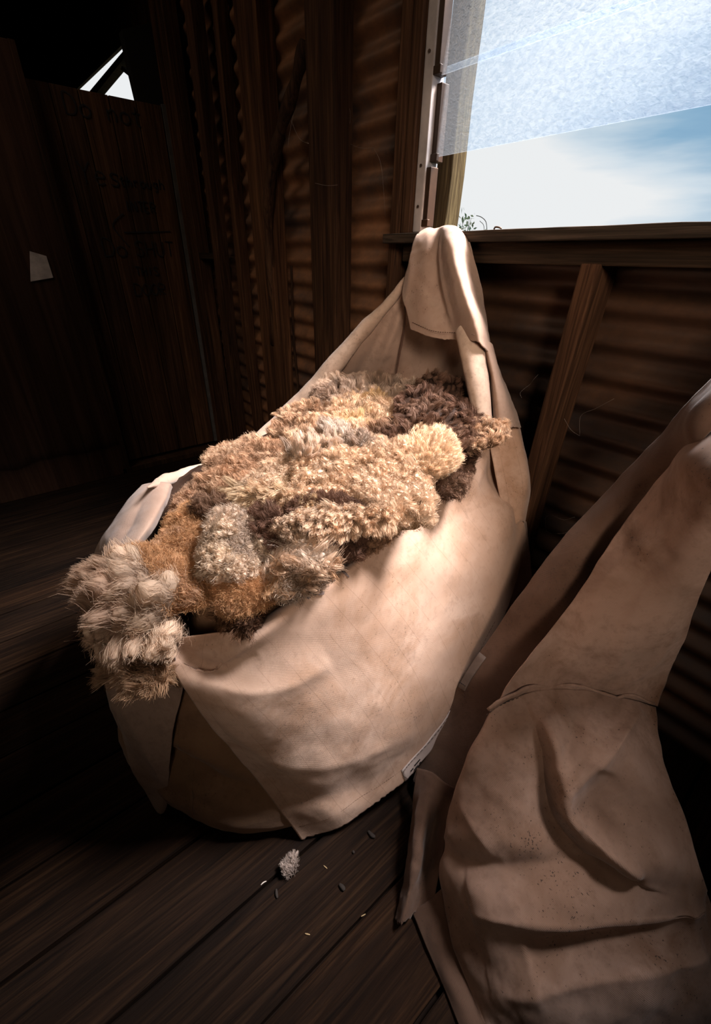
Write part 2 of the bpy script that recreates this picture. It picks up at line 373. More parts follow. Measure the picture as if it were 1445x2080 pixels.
# beyond the door the same wall is boarded, with a triangular gap between its rafters open to the sky
struct_box('wall_left', (-6.04, -6.0, -2.3, 1.22, -.06, 3.0), M['stud'])
hole = [(-5.114,1.2,2.316), (-3.618,1.2,2.269), (-3.344,1.2,2.207), (-3.481,1.2,1.925), (-5.266,1.2,2.22)]
xs0, xs1 = -6.0, -2.97
hv = [(h[0], 1.2, h[2]) for h in hole]
oc = [(xs0, 1.2, 3.0), (hv[1][0], 1.2, 3.0), (xs1, 1.2, 3.0), (xs1, 1.2, 0), (xs0, 1.2, 0)]
V = hv + oc
F = [(0, 5, 6, 1), (1, 6, 7, 2), (2, 7, 8, 3), (3, 8, 9, 4), (4, 9, 5, 0)]
o = link_mesh('wall_back_far', V, F, M['stud']); o['kind'] = 'structure'
md = o.modifiers.new('solid', 'SOLIDIFY'); md.thickness = .02; md.offset = 0
t = MB(); t.quadbox([(-4.229,1.12,2.134), (-3.373,1.12,2.159), (-3.418,1.12,2.184), (-4.391,1.12,2.173)], (0, .05, 0))
tag(t.build('gable_rafter', M['stud']), 'sloping rafter along the left edge of the triangular sky gap', 'rafter')
t = MB(); t.quadbox([(-3.571,1.12,2.13), (-3.346,1.12,2.035), (-3.32,1.12,2.044), (-3.542,1.12,2.139)], (0, .04, 0))
tag(t.build('gable_brace', M['stud']), 'short dark brace across the top of the triangular sky gap', 'brace')
t = MB(); t.quadbox([(-3.05,1.017,1.87), (-3.05,1.005,2.032), (-3.05,0.999,2.143), (-3.05,1.208,2.222)], (-.06, 0, 0))
t.quadbox([(-3.05,1.017,1.87), (-3.05,1.208,2.222), (-3.05,1.223,2.027), (-3.05,1.206,1.858)], (-.06, 0, 0))
tag(t.build('gable_post', M['dark']), 'black broad post right of the triangular sky gap above the door', 'post')

# ------------------------------------------------------------------ door wall (left)
DX = -2.9
door = empty('door_1', (DX, .8, 0), None, None); door['kind'] = 'structure'
ys = [-.35, -.2, -.04, .12, .28, .45, .585, .70, .83, .955, 1.075]
mb = MB(); vals = []
for a, b in zip(ys[:-1], ys[1:]):
    r = rnd.random(); nb = len(mb.v)
    top = 1.853 + .0 * (a)
    mb.box(DX - .022 - rnd.random() * .003, DX + rnd.uniform(-.002, .002), a + .0018, b - .0018, .055, top)
    vals += [r] * 8
o = mb.build('door_boards', M['door'], door, bevel=.002); plank_attr(o, vals)
o['label'] = 'vertical knotty boards with handwriting'
mb = MB(); mb.box(DX - .01, DX + .006, 1.078, 1.098, .055, 1.86); mb.build('metal_edge_strip', M['grey'], door)
# handwriting in marker pen on the door boards: strokes on a small letter grid
GL = {
 'D': [[(0, 0), (0, 1), (.45, .9), (.62, .5), (.45, .08), (0, 0)]], 'o': [[(.3, .6), (.05, .45), (.05, .15), (.3, 0), (.55, .15), (.55, .45), (.3, .6)]],
 'O': [[(.3, 1), (.02, .7), (.02, .3), (.3, 0), (.6, .3), (.6, .7), (.3, 1)]], 'n': [[(.05, 0), (.05, .6)], [(.05, .4), (.3, .6), (.5, .45), (.5, 0)]],
 't': [[(.25, .95), (.25, .1), (.45, 0)], [(.0, .62), (.5, .62)]], 'Y': [[(0, 1), (.3, .5)], [(.6, 1), (.3, .5), (.3, 0)]], 'e': [[(.05, .32), (.5, .36), (.45, .55), (.2, .6), (.03, .3), (.2, 0), (.5, .08)]],
 's': [[(.5, .55), (.2, .6), (.1, .42), (.45, .2), (.35, 0), (.05, .05)]], 'h': [[(.05, 0), (.05, 1)], [(.05, .4), (.3, .6), (.5, .4), (.5, 0)]],
 'r': [[(.08, 0), (.08, .6)], [(.08, .4), (.25, .58), (.45, .58)]], 'u': [[(.05, .6), (.05, .15), (.25, 0), (.5, .15), (.5, .6)], [(.5, .2), (.5, 0)]],
 'g': [[(.5, .5), (.2, .6), (.05, .3), (.25, .1), (.5, .3), (.5, .6), (.5, -.2), (.2, -.3)]], 'N': [[(0, 0), (0, 1), (.55, 0), (.55, 1)]], 'I': [[(.3, 0), (.3, 1)]],
 'T': [[(.3, 0), (.3, 1)], [(0, 1), (.6, 1)]], 'E': [[(.5, 1), (0, 1), (0, 0), (.5, 0)], [(0, .5), (.4, .5)]], 'R': [[(0, 0), (0, 1), (.5, .85), (.45, .55), (0, .5), (.55, 0)]],
 'S': [[(.55, .9), (.25, 1), (.05, .75), (.5, .35), (.4, .02), (0, .1)]], 'H': [[(0, 0), (0, 1)], [(.55, 0), (.55, 1)], [(0, .5), (.55, .5)]], 'U': [[(0, 1), (.03, .2), (.3, 0), (.55, .2), (.57, 1)]],
 'W': [[(0, 1), (.15, 0), (.32, .6), (.48, 0), (.65, 1)]], 'A': [[(0, 0), (.3, 1), (.6, 0)], [(.12, .4), (.48, .4)]]}
def strokes(lines, p0, right, up, mat, name, parent, lw, nrm):
    mb = MB(); p0 = Vector(p0); right = Vector(right); up = Vector(up); nr = Vector(nrm)
    for (txt, ox, oy, hgt) in lines:
        x = ox
        polys = []
        if txt == '<-': polys = [[(.35 * 1, .5), (-.0, .25), (-.1, .05), (.05, -.2), (.3, -.55)], [(.25, -.1), (2.0, 0)]]; polys = [[(ox + a * hgt, oy + b * hgt) for a, b in pl] for pl in polys]
        else:
            for ch in txt:
                if ch != ' ':
                    for pl in GL[ch]: polys.append([(x + a * hgt, oy + b * hgt) for a, b in pl])
                x += .78 * hgt
        for pl in polys:
            q = path([(a, b, 0) for a, b in pl], 4 * len(pl)); W = [p0 + right * a + up * b for a, b, _ in q]
            bb = len(mb.v)
            for i, p in enumerate(W):
                t = (W[min(i + 1, len(W) - 1)] - W[max(0, i - 1)]).normalized(); sd = t.cross(nr) * lw * .5
                mb.v += [tuple(p - sd + nr * .0012), tuple(p + sd + nr * .0012), tuple(p - sd), tuple(p + sd)]
            for i in range(len(W) - 1):
                k = bb + i * 4; mb.f += [(k, k + 1, k + 5, k + 4), (k + 2, k + 6, k + 7, k + 3), (k, k + 4, k + 6, k + 2), (k + 1, k + 3, k + 7, k + 5)]
    return mb.build(name, mat, parent)
strokes([('Do not', .60 + .03, 1.755, .075), ('Yes', .62, 1.50, .085), ('through', .80, 1.505, .042), ('INTER', .80, 1.40, .042), ('<-', .735, 1.315, .14),
         ('Do', .65, 1.19, .08), ('SHUT', .81, 1.195, .07), ('THIS', .785, 1.10, .042), ('DOOR', .76, 1.0, .058)],
        (DX + .001, 0, 0), (0, 1, 0), (0, 0, 1), M['ink'], 'handwriting', door, .006, (1, 0, 0))
# threshold, jamb
mb = MB(); mb.box(-2.93, -2.835, .44, 1.13, 0.0, .035); tag(mb.build('threshold_board', M['door'], None, bevel=.003), 'low worn threshold board under the gap of the plank door', 'board')
mb = MB(); mb.box(-3.1, -2.96, -2.3, 1.14, 0.0, 1.8); o = mb.build('wall_left_partition', M['dark']); o['kind'] = 'structure'
# plain sheet partition standing in front at left
mb = MB(); mb.box(-2.86, -2.835, -1.2, .475, .0, 1.95); o = mb.build('sheet_partition', M['ply'], None, bevel=.003)
tag(o, 'flat brown sheet panel with a water stain, left of the plank door', 'panel')
mb = MB(); mb.box(-2.868, -2.828, .462, .486, .0, 1.95); s = mb.build('edge_strip', M['stud'], o)
pn = empty('paper_notice', (-2.832,0.367,1.129), 'pale paper notice pinned on the brown sheet panel at the left edge', 'notice')
a_, b_, c_, d_ = [Vector(q) for q in ((-2.832,0.31,1.206), (-2.832,0.372,1.187), (-2.832,0.374,1.095), (-2.832,0.275,1.079))]
mb = MB(); mb.quadbox([a_, b_, c_, d_], (.002, 0, 0)); mb.build('sheet', M['paper'], pn)
# water tide mark on the sheet is in its material (ply)

nt = M['ply'].node_tree; bs_ = [n for n in nt.nodes if n.type == 'BSDF_PRINCIPLED'][0]; lk = bs_.inputs['Base Color'].links[0].from_socket
tc_ = nt.nodes.new('ShaderNodeTexCoord'); sp_ = nt.nodes.new('ShaderNodeSeparateXYZ'); L(nt, tc_.outputs['Object'], sp_.inputs[0])
lv = math_n(nt, 'ADD', sp_.outputs[2], math_n(nt, 'MULTIPLY', noise_n(nt, tc_.outputs['Object'], 2.5, 3, .5), -.22))
L(nt, mixc(nt, 1.0, lk, ramp(nt, lv, [(.02, (1.15, 1.1, 1.05)), (.055, (.9, .9, .9)), (.07, (.35, .33, .32)), (.12, (.85, .85, .85)), (.2, (1, 1, 1))]), 'MULTIPLY'), bs_.inputs['Base Color'])
# jambs, poles and studs along the window wall ------------------------------
def stud(name, pts, w, d, mat, label, cat='stud', tw=.004, grp=None, seed=0):
    """rough rectangular timber through pts (centre line), width w along x, depth d along y"""
    P = path(pts, 24); mb = MB(); 
    for i, p in enumerate(P):
        q = Vector((seed * 3.1, 0, p[2] * 3)); a = tw * noise.noise(q); b = tw * noise.noise(q + Vector((5, 0, 0)))
        x, y, z = p
        mb.v += [(x - w / 2 + a, y - d / 2, z), (x + w / 2 + b, y - d / 2 + b * .6, z), (x + w / 2 + b, y + d / 2, z), (x - w / 2 + a, y + d / 2, z)]
    for i in range(len(P) - 1):
        for k in range(4): mb.f.append((i * 4 + k, i * 4 + (k + 1) % 4, i * 4 + 4 + (k + 1) % 4, i * 4 + 4 + k))
    mb.f += [(3, 2, 1, 0), tuple(len(mb.v) - 4 + k for k in range(4))]
    o = mb.build(name, mat, None, bevel=.004); plank_attr(o, [random.Random(seed).random()] * len(o.data.vertices))
    return tag(o, label, cat, grp)
stud('wall_stud', [(-1.556, 1.15, 0), (-1.56, 1.148, 1.2), (-1.556, 1.15, 3.0)], .16, .075, M['stud'], 'broad saw-marked stud on the corrugated wall, nearest left of the window post', seed=1)
stud('wall_stud', [(-2.03, 1.15, 0), (-2.035, 1.15, .8), (-2.02, 1.15, 3.0)], .17, .075, M['stud'], 'broad dark stud on the corrugated wall with a crooked branch leaning on its right side', seed=2)
stud('pole', [(-2.545, 1.12, 0), (-2.5, 1.12, 1.2), (-2.44, 1.12, 3.0)], .07, .06, M['stud'], 'pale slim leaning pole between the plank door and the corrugated wall', 'pole', seed=3)
stud('corner_post', [(-2.79, 1.13, 0), (-2.79, 1.13, 1.2), (-2.79, 1.13, 3.0)], .08, .07, M['stud'], 'dark corner post right beside the plank door', 'post', seed=4)
stud('door_jamb', [(-2.885, 1.115, 0.0), (-2.885, 1.115, 1.2), (-2.885, 1.115, 3.0)], .07, .035, M['stud'], 'thin timber jamb touching the grey edge of the plank door', 'jamb', seed=5)
stud('pole', [(-2.33, 1.16, 0), (-2.35, 1.16, 1.0), (-2.27, 1.16, 3.0)], .05, .05, M['stud'], 'dark slender stick standing just right of the pale slim pole', 'pole', seed=6)
stud('window_post', [(-1.195, 1.14, 0), (-1.165, 1.14, 1.15), (-1.135, 1.14, 3.0)], .035, .09, M['stud'], 'narrow dark post at the left side of the window', 'post', seed=7)
mb = MB(); mb.box(-2.745, -2.54, 1.10, 1.15, 1.185, 1.215); tag(mb.build('nogging', M['stud_h'], None, bevel=.003), 'short crosspiece between the corner post and the pale slim pole', 'rail')
# crooked branch brace
mb = MB(); mb.tube(path([(-1.66,1.13,1.811), (-1.719,1.12,1.72), (-1.809,1.11,1.615), (-1.865,1.1,1.519), (-1.934,1.1,1.364), (-1.979,1.12,1.127), (-2.007,1.13,0.826)], 26), [.022 + .004 * math.sin(i * 1.3) for i in range(26)], 9)
tag(mb.build('branch_brace', M['stud'], None, True), 'crooked bark branch brace leaning from high up down to the broad dark stud', 'branch')
mb = MB(); mb.tube(path([(-1.822,1.13,1.17), (-1.834,1.13,0.871), (-1.821,1.13,0.548), (-1.935, 1.13, .0)], 20), .006, 6)
tag(mb.build('stick', M['stud'], None, True), 'thin upright stick just right of the broad dark stud', 'stick')
# below the sill
stud('wall_stud', [(-.535, 1.14, 0), (-.537, 1.14, .7), (-.52, 1.14, 1.20)], .042, .10, M['stud'], 'lit narrow stud standing under the window sill rail', seed=9)
mb = MB(); mb.box(WX0 - .005, 1.7, 1.10, 1.175, 1.195, 1.243); tag(mb.build('window_rail', M['stud_h'], None, bevel=.004), 'dark heavy rail running under the window sill', 'rail')
# sill plank with wavy worn top
mb = MB(); n = 60
for i in range(n + 1):
    x = WX0 - .06 + (1.7 - WX0 + .06) * i / n; h_ = .0025 * noise.noise(Vector((x * 9, 0, 0))); q = .003 * noise.noise(Vector((x * 7, 5, 0)))
    mb.v += [(x, 1.065 + q, 1.243), (x, 1.065 + q, 1.268 + h_), (x, 1.235, 1.271 + h_), (x, 1.235, 1.243)]
for i in range(n):
    for k in range(4): mb.f.append((i * 4 + k, i * 4 + (k + 1) % 4, i * 4 + 4 + (k + 1) % 4, i * 4 + 4 + k))
mb.f += [(3, 2, 1, 0), tuple(len(mb.v) - 4 + k for k in range(4))]
sill = mb.build('window_sill', M['sill'], None, bevel=.002); tag(sill, 'weathered grey-brown timber sill plank of the open louvre window', 'sill')
mb = MB(); mb.tube(path([(-0.815,1.13,1.272), (-0.813,1.13,1.277), (-0.804,1.13,1.277), (-0.793,1.13,1.274)], 8), .0022, 6)
tag(mb.build('bent_nail', M['steel'], None, True), 'small bent nail sticking up from the window sill', 'nail')

# ------------------------------------------------------------------ louvre window
win = empty('window_1', (WX0, 1.18, WZ0), None, None); win['kind'] = 'structure'
mb = MB(); mb.box(-1.135, -1.10, 1.10, 1.16, 1.27, 2.5); mb.build('window_frame', M['stud'], win, bevel=.003)
mb = MB(); mb.box(-1.098, -1.064, 1.115, 1.16, 1.272, 2.5); trk = mb.build('louvre_track', M['white'], win, bevel=.003); trk['label'] = 'chipped white metal track'
for z in (1.335, 1.43, 1.66):
    mb = MB(); mb.tube([(-1.081, 1.116, z), (-1.081, 1.112, z)], .004, 8); mb.build('screw', M['steel'], trk)
for (z0, z1, yy) in ((1.285, 1.425, 1.12), (1.437, 1.60, 1.135), (1.612, 1.775, 1.12), (1.787, 1.95, 1.12)):
    mb = MB(); mb.box(-1.066, -1.047, yy, yy + .03, z0, z1); mb.box(-1.066, -1.040, yy - .004, yy + .006, z0, z0 + .018); mb.build('blade_clip', M['bronze'], win, bevel=.002)
mb = MB(); mb.box(.98, 1.01, 1.10, 1.2, 1.27, 2.5); mb.build('window_frame', M['stud'], win, bevel=.003)
mb = MB(); mb.box(-1.14, 1.02, 1.10, 1.2, 2.45, 2.5); mb.build('window_head', M['stud'], win, bevel=.003)
# figured glass
gm, nt, out = new_mat('figured_glass'); tc = nt.nodes.new('ShaderNodeTexCoord')
vo = nt.nodes.new('ShaderNodeTexNoise'); vo.inputs['Scale'].default_value = 85; vo.inputs['Detail'].default_value = 2; vo.inputs['Distortion'].default_value = .8
L(nt, mapped(nt, tc.outputs['Object'], (1, 1, 1.5), rot=(0, .5, 0)), vo.inputs['Vector'])
big = noise_n(nt, tc.outputs['Object'], 2.2, 3, .5)
tr = N(nt, 'ShaderNodeBsdfTransparent'); L(nt, ramp(nt, vo.outputs['Fac'], [(.35, (.70, .80, .90)), (.62, (.86, .93, .99))]), tr.inputs[0])
gl = N(nt, 'ShaderNodeBsdfGlossy'); gl.inputs['Roughness'].default_value = .2
tl = N(nt, 'ShaderNodeBsdfTranslucent'); tl.inputs[0].default_value = (.80, .87, .93, 1)
bp = N(nt, 'ShaderNodeBump'); bp.inputs['Strength'].default_value = .7; bp.inputs['Distance'].default_value = .002; L(nt, vo.outputs['Fac'], bp.inputs['Height'])
L(nt, bp.outputs[0], gl.inputs['Normal']); L(nt, bp.outputs[0], tl.inputs['Normal'])
m1 = N(nt, 'ShaderNodeMixShader'); m1.inputs[0].default_value = .05; L(nt, tr.outputs[0], m1.inputs[1]); L(nt, tl.outputs[0], m1.inputs[2])
m2 = N(nt, 'ShaderNodeMixShader'); m2.inputs[0].default_value = .06; L(nt, m1.outputs[0], m2.inputs[1]); L(nt, gl.outputs[0], m2.inputs[2]); L(nt, m2.outputs[0], out.inputs[0])
for (zb, zt, yb, yt) in ((1.448, 1.632, 1.138, 1.150), (1.612, 1.80, 1.130, 1.158), (1.785, 1.97, 1.130, 1.158), (1.955, 2.14, 1.130, 1.158), (2.125, 2.31, 1.130, 1.158), (2.295, 2.45, 1.130, 1.158)):
    mb = MB(); b = 0
    mb.v = [(-1.062, yb, zb), (.985, yb, zb), (.985, yt, zt), (-1.062, yt, zt)]; mb.v += [(x, y + .005, z) for x, y, z in mb.v]
    mb.f = [(0, 1, 2, 3), (7, 6, 5, 4), (0, 4, 5, 1), (1, 5, 6, 2), (2, 6, 7, 3), (3, 7, 4, 0)]
    mb.build('window_glass', gm, win)

# outdoor post, ground, bush
stud('outdoor_post', [(-1.245, 1.42, 0), (-1.235, 1.42, 1.5), (-1.215, 1.42, 2.3)], .062, .07, M['post'], 'weathered yellow-green lichened post outside the window', 'post', tw=.012, seed=12)
gmat = plain('dry_paddock', (.30, .26, .12), .95, 0, 1.5)
mb = MB(); mb.box(-60, 60, 1.5, 120, -.3, -.05); o = mb.build('ground', gmat); o['kind'] = 'structure'
rb = random.Random(9); bc = Vector((-4.763,5.5,1.654))
bush = empty('bush', (bc.x, bc.y, -.05), 'grey-green bush showing low outside the window beside the lichened post', 'bush')
mbs = MB(); mbl = MB()
for i in range(46):
    a = rb.uniform(0, 6.28); sp_ = rb.uniform(.1, .75); tip = Vector((bc.x + sp_ * math.cos(a), bc.y + sp_ * math.sin(a) * .6, bc.z + rb.uniform(-.25, .20) - sp_ * .22))
    base = Vector((bc.x + .1 * math.cos(a), bc.y + .1 * math.sin(a), -.05)); mid = base.lerp(tip, .6) + Vector((rb.uniform(-.1, .1), 0, .08))
    mbs.tube(path([base, mid, tip], 8), [.012, .011, .01, .008, .006, .005, .004, .002], 5)
    for k in range(26):
        p = mid.lerp(tip, rb.random() ** .6 * 1.03) + Vector([rb.gauss(0, .035) for _ in range(3)]); d = Vector([rb.gauss(0, 1) for _ in range(3)]).normalized(); e = d.cross(Vector([rb.gauss(0, 1) for _ in range(3)])).normalized(); s_ = rb.uniform(.02, .045)
        b = len(mbl.v); mbl.v += [tuple(p), tuple(p + d * s_ + e * s_ * .4), tuple(p + d * s_ * 2), tuple(p + d * s_ - e * s_ * .4)]; mbl.f.append((b, b + 1, b + 2, b + 3))
mbs.build('branches', M['twig'], bush, True); mbl.build('foliage', M['leaf'], bush)
tw = empty('dead_twig', (bc.x + .45, bc.y, -.05), 'thin bare arching twig outside, right of the bush', 'twig')
mb = MB(); mb.tube(path([(-3.689,5,1.455), (-3.731,5,1.591), (-3.812,5,1.647), (-3.886,5,1.665)], 12), .004, 5); mb.tube(path([(-3.731,5,1.455), (-3.76,5,1.563), (-3.825,5,1.609)], 10), .003, 5)
mb.tube(path([(bc.x + .45, bc.y, -.05), (-3.705,5,1.465)], 5), .006, 5)
mb.build('stem', M['twig'], tw, True)

# ------------------------------------------------------------------ FIRST SACK
sack = empty('wool_sack', (-.9, .55, 0), 'large pale canvas wool sack overflowing with fleeces, slung over the window sill', 'sack', 'canvas wool sacks')
# body: stacked rings
low = [(-.73, -.01), (-.62, .045), (-.52, .13), (-.45, .27), (-.435, .45), (-.45, .70), (-.49, .92), (-.60, 1.03), (-.9, 1.06), (-1.18, 1.03), (-1.30, .82), (-1.33, .5), (-1.24, .2), (-1.10, .04), (-.92, -.04)]
high = [(-.77, .02), (-.69, .075), (-.61, .16), (-.55, .29), (-.51, .45), (-.52, .70), (-.55, .90), (-.63, 1.02), (-.9, 1.06), (-1.16, 1.03), (-1.25, .82), (-1.27, .5), (-1.19, .22), (-1.07, .08), (-.92, .02)]
ctr = np.array((-.9, .53))
levels = [(0.0, .90, 0), (.015, .965, 0), (.06, 1.0, 0), (.12, 1.0, .1), (.18, .985, .45), (.26, .985, .85), (.36, .985, 1), (.46, .96, 1), (.54, .90, 1), (.58, .80, 1)]
rows = []
for z, s_, mx_ in levels:
    r = []
    for k in range(len(low) + 3):
        q = np.array(low[k % len(low)]) * (1 - mx_) + np.array(high[k % len(low)]) * mx_
        p = (q - ctr) * s_ + ctr; r.append((p[0], p[1], z))
    rows.append(r)
ring = low
G = patch(rows, 200, 60)
n1 = int(200 * 1 / (len(ring) + 2)); n2 = n1 + int(round(199 * len(ring) / (len(ring) + 2)))
G = G[:, n1:n2 + 1]
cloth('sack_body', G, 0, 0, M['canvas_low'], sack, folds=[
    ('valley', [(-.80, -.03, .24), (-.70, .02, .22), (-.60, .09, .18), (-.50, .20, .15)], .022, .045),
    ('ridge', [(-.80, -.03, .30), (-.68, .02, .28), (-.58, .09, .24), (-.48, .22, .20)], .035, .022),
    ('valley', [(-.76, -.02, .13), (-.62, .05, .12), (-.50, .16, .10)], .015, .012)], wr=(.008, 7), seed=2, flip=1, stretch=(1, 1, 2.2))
# seam on body
def stitches(pts, name, parent, mat, r=.0009, n=60, dash=.6):
    P = path(pts, n * 2 + 1); mb = MB()
    for i in range(0, n * 2, 2): mb.tube([P[i], tuple(np.array(P[i]) * (1 - dash) + np.array(P[i + 2]) * dash)], r, 4)
    return mb.build(name, mat, parent)
# side panel folded out over the rim

side_ctrl = [
 [(-0.625,0.1,0.61), (-0.582,0.164,0.62), (-0.579,0.219,0.6), (-0.595,0.338,0.6), (-0.607,0.475,0.62), (-0.647,0.662,0.64), (-0.681,0.868,0.69), (-0.71,1.076,0.76)],
 [(-0.628,0.086,0.6), (-0.573,0.143,0.56), (-0.528,0.201,0.62), (-0.519,0.294,0.66), (-0.523,0.41,0.68), (-0.551,0.566,0.7), (-0.583,0.756,0.74), (-0.623,0.958,0.8)],
 [(-0.61,0.083,0.57), (-0.56,0.144,0.545), (-0.518,0.216,0.59), (-0.504,0.306,0.63), (-0.501,0.422,0.66), (-0.53,0.58,0.68), (-0.575,0.785,0.71), (-0.609,0.974,0.77)],
 [(-0.573,0.105,0.47), (-0.51,0.17,0.48), (-0.486,0.252,0.5), (-0.479,0.351,0.53), (-0.475,0.477,0.57), (-0.496,0.63,0.6), (-0.537,0.824,0.64), (-0.593,1.029,0.7)],
 [(-0.548,0.161,0.25), (-0.471,0.239,0.28), (-0.442,0.322,0.32), (-0.425,0.43,0.36), (-0.434,0.559,0.4), (-0.454,0.722,0.46), (-0.474,0.867,0.55), (-0.514,1.004,0.64)],
 [(-0.479,0.205,0.085), (-0.422,0.283,0.11), (-0.41,0.384,0.12), (-0.398,0.487,0.15), (-0.397,0.615,0.22), (-0.417,0.783,0.32), (-0.444,0.913,0.43), (-0.502,1.052,0.54)],
 [(-0.447,0.223,0.008), (-0.402,0.318,0.03), (-0.386,0.414,0.05), (-0.373,0.499,0.07), (-0.379,0.644,0.13), (-0.403,0.805,0.27), (-0.436,0.934,0.38), (-0.498,1.07,0.5)]]
_, SG = cloth('side_panel', side_ctrl, 190, 150, M['canvas'], sack, folds=[
    ('ridge', [(-0.609,0.099,0.591), (-0.588,0.122,0.561), (-0.561,0.155,0.551), (-0.525,0.211,0.596)], .016, .016),
    ('valley', [(-0.57,0.111,0.541), (-0.525,0.182,0.517), (-0.5,0.272,0.506), (-0.458,0.335,0.526)], .035, .014),
    ('ridge', [(-0.592,0.94,0.753), (-0.554,0.996,0.648), (-0.489,0.99,0.521)], .03, .010),
    ('valley', [(-0.54,0.106,0.474), (-0.51,0.217,0.306), (-0.428,0.366,0.239), (-0.401,0.532,0.202)], .05, .012),
    ('ridge', [(-0.553,0.141,0.256), (-0.462,0.252,0.16), (-0.4,0.407,0.108)], .04, .008),
    ('valley', [(-0.624,0.966,0.778), (-0.605,0.915,0.713), (-0.551,0.768,0.668)], .02, .006)], wr=(.006, 6), seed=1, flip=1, ragged=.006)
# C: back right side of the sack, between the collar and the wall
cloth('back_panel', [
 [(-0.64,0.97,0.842), (-0.615,1,0.842), (-0.598,1.03,0.844), (-0.599,1.06,0.832)],
 [(-0.584,0.95,0.753), (-0.562,0.99,0.772), (-0.55,1.03,0.77), (-0.561,1.08,0.735)],
 [(-0.545,0.96,0.649), (-0.524,1,0.675), (-0.516,1.04,0.673), (-0.534,1.1,0.623)],
 [(-0.512,0.98,0.546), (-0.494,1,0.58), (-0.5,1.04,0.559), (-0.527,1.1,0.5)]], 30, 40, M['canvas'], sack, wr=(.004, 8), seed=21)
cloth('back_hem_panel', [
 [(-0.562,1.03,0.618), (-0.548,1.06,0.614), (-0.55,1.1,0.597)],
 [(-0.519,1,0.518), (-0.498,1.03,0.517), (-0.5,1.09,0.482)],
 [(-0.477,0.95,0.407), (-0.453,1,0.407), (-0.444,1.07,0.364)],
 [(-0.443,0.88,0.322), (-0.43,0.95,0.269), (-0.377,1.05,0.207)]], 24, 40, M['canvas_in'], sack, wr=(.004, 8), seed=22)
# hood over the sill
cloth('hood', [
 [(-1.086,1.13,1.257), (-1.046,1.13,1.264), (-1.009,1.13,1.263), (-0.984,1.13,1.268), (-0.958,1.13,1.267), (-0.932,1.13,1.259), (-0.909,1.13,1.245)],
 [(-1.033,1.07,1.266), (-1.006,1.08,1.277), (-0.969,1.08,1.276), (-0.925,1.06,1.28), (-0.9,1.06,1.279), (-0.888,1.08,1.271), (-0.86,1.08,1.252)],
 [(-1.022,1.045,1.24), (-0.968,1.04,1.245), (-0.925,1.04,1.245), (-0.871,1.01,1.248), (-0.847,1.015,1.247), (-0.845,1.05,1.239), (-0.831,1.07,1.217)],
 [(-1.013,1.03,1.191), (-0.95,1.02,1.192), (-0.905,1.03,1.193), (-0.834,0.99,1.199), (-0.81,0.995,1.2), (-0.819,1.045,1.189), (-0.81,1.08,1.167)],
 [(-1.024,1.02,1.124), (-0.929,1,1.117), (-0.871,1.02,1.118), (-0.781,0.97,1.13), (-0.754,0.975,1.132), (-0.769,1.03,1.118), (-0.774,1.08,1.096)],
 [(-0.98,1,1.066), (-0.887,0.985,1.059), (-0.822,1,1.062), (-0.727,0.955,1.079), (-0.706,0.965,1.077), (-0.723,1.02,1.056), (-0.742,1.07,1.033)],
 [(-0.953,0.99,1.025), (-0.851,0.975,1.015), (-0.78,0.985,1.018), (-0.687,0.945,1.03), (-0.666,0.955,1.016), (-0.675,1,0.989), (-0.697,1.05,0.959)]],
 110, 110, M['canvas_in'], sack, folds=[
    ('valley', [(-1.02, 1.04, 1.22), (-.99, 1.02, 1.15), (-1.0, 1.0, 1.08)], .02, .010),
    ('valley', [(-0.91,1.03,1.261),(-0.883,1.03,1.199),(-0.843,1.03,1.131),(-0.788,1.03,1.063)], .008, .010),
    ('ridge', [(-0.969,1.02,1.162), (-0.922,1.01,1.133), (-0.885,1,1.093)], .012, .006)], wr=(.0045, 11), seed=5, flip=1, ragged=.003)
stitches([(-0.944,0.985,1.044), (-0.849,0.97,1.033), (-0.777,0.978,1.036), (-0.685,0.938,1.045)], 'hem_stitching', sack, M['stitch'], n=30)
# collar / right shoulder below hood
cloth('collar', [
 [(-0.702,0.99,1.025), (-0.685,0.98,1.031), (-0.682,1.01,1.017), (-0.71,1.06,0.99)],
 [(-0.662,0.98,0.969), (-0.64,0.965,0.971), (-0.638,0.99,0.96), (-0.665,1.05,0.935)],
 [(-0.619,0.96,0.9), (-0.598,0.95,0.904), (-0.595,0.98,0.9), (-0.616,1.05,0.873)],
 [(-0.584,0.94,0.817), (-0.566,0.94,0.829), (-0.557,0.97,0.84), (-0.573,1.04,0.819)]], 40, 60, M['canvas_in'], sack, wr=(.003, 14), seed=6, ragged=.003)
# rolled rims
def roll(name, pts, rads, mat, parent, seed, flat=.9, nn=70):
    C = np.array(path(pts, nn)); R = np.interp(np.linspace(0, 1, nn), np.linspace(0, 1, len(rads)), rads)
    T = np.gradient(C, axis=0); T /= np.linalg.norm(T, axis=1, keepdims=True); ref = np.array((.1, .1, 1.0))
    A = np.cross(T, ref); A /= np.linalg.norm(A, axis=1, keepdims=True); B = np.cross(A, T)
    aw = C[nn // 2] - np.array((0, 0, 1.2)); a0 = math.atan2(aw @ B[nn // 2], aw @ A[nn // 2]) - 1.0; nu = 34; an = np.linspace(a0, a0 + 2 * math.pi, nu); g = np.zeros((nn, nu, 3))
    for j, a in enumerate(an):
        rr = R; g[:, j] = C + A * (rr * np.cos(a + 1.0))[:, None] + B * (rr * flat * np.sin(a + 1.0))[:, None]
    return cloth(name, g, 0, 0, mat, parent, wr=(.0035, 12), seed=seed, flip=-1, th=.002)
roll('rolled_rim', [(-0.751,0.992,1.043), (-0.715,0.968,1.01), (-0.668,0.945,0.948), (-0.634,0.93,0.889), (-0.607,0.915,0.842), (-0.584,0.9,0.8)], [.030, .031, .029, .027, .023, .012], M['canvas_rim'], sack, 31)
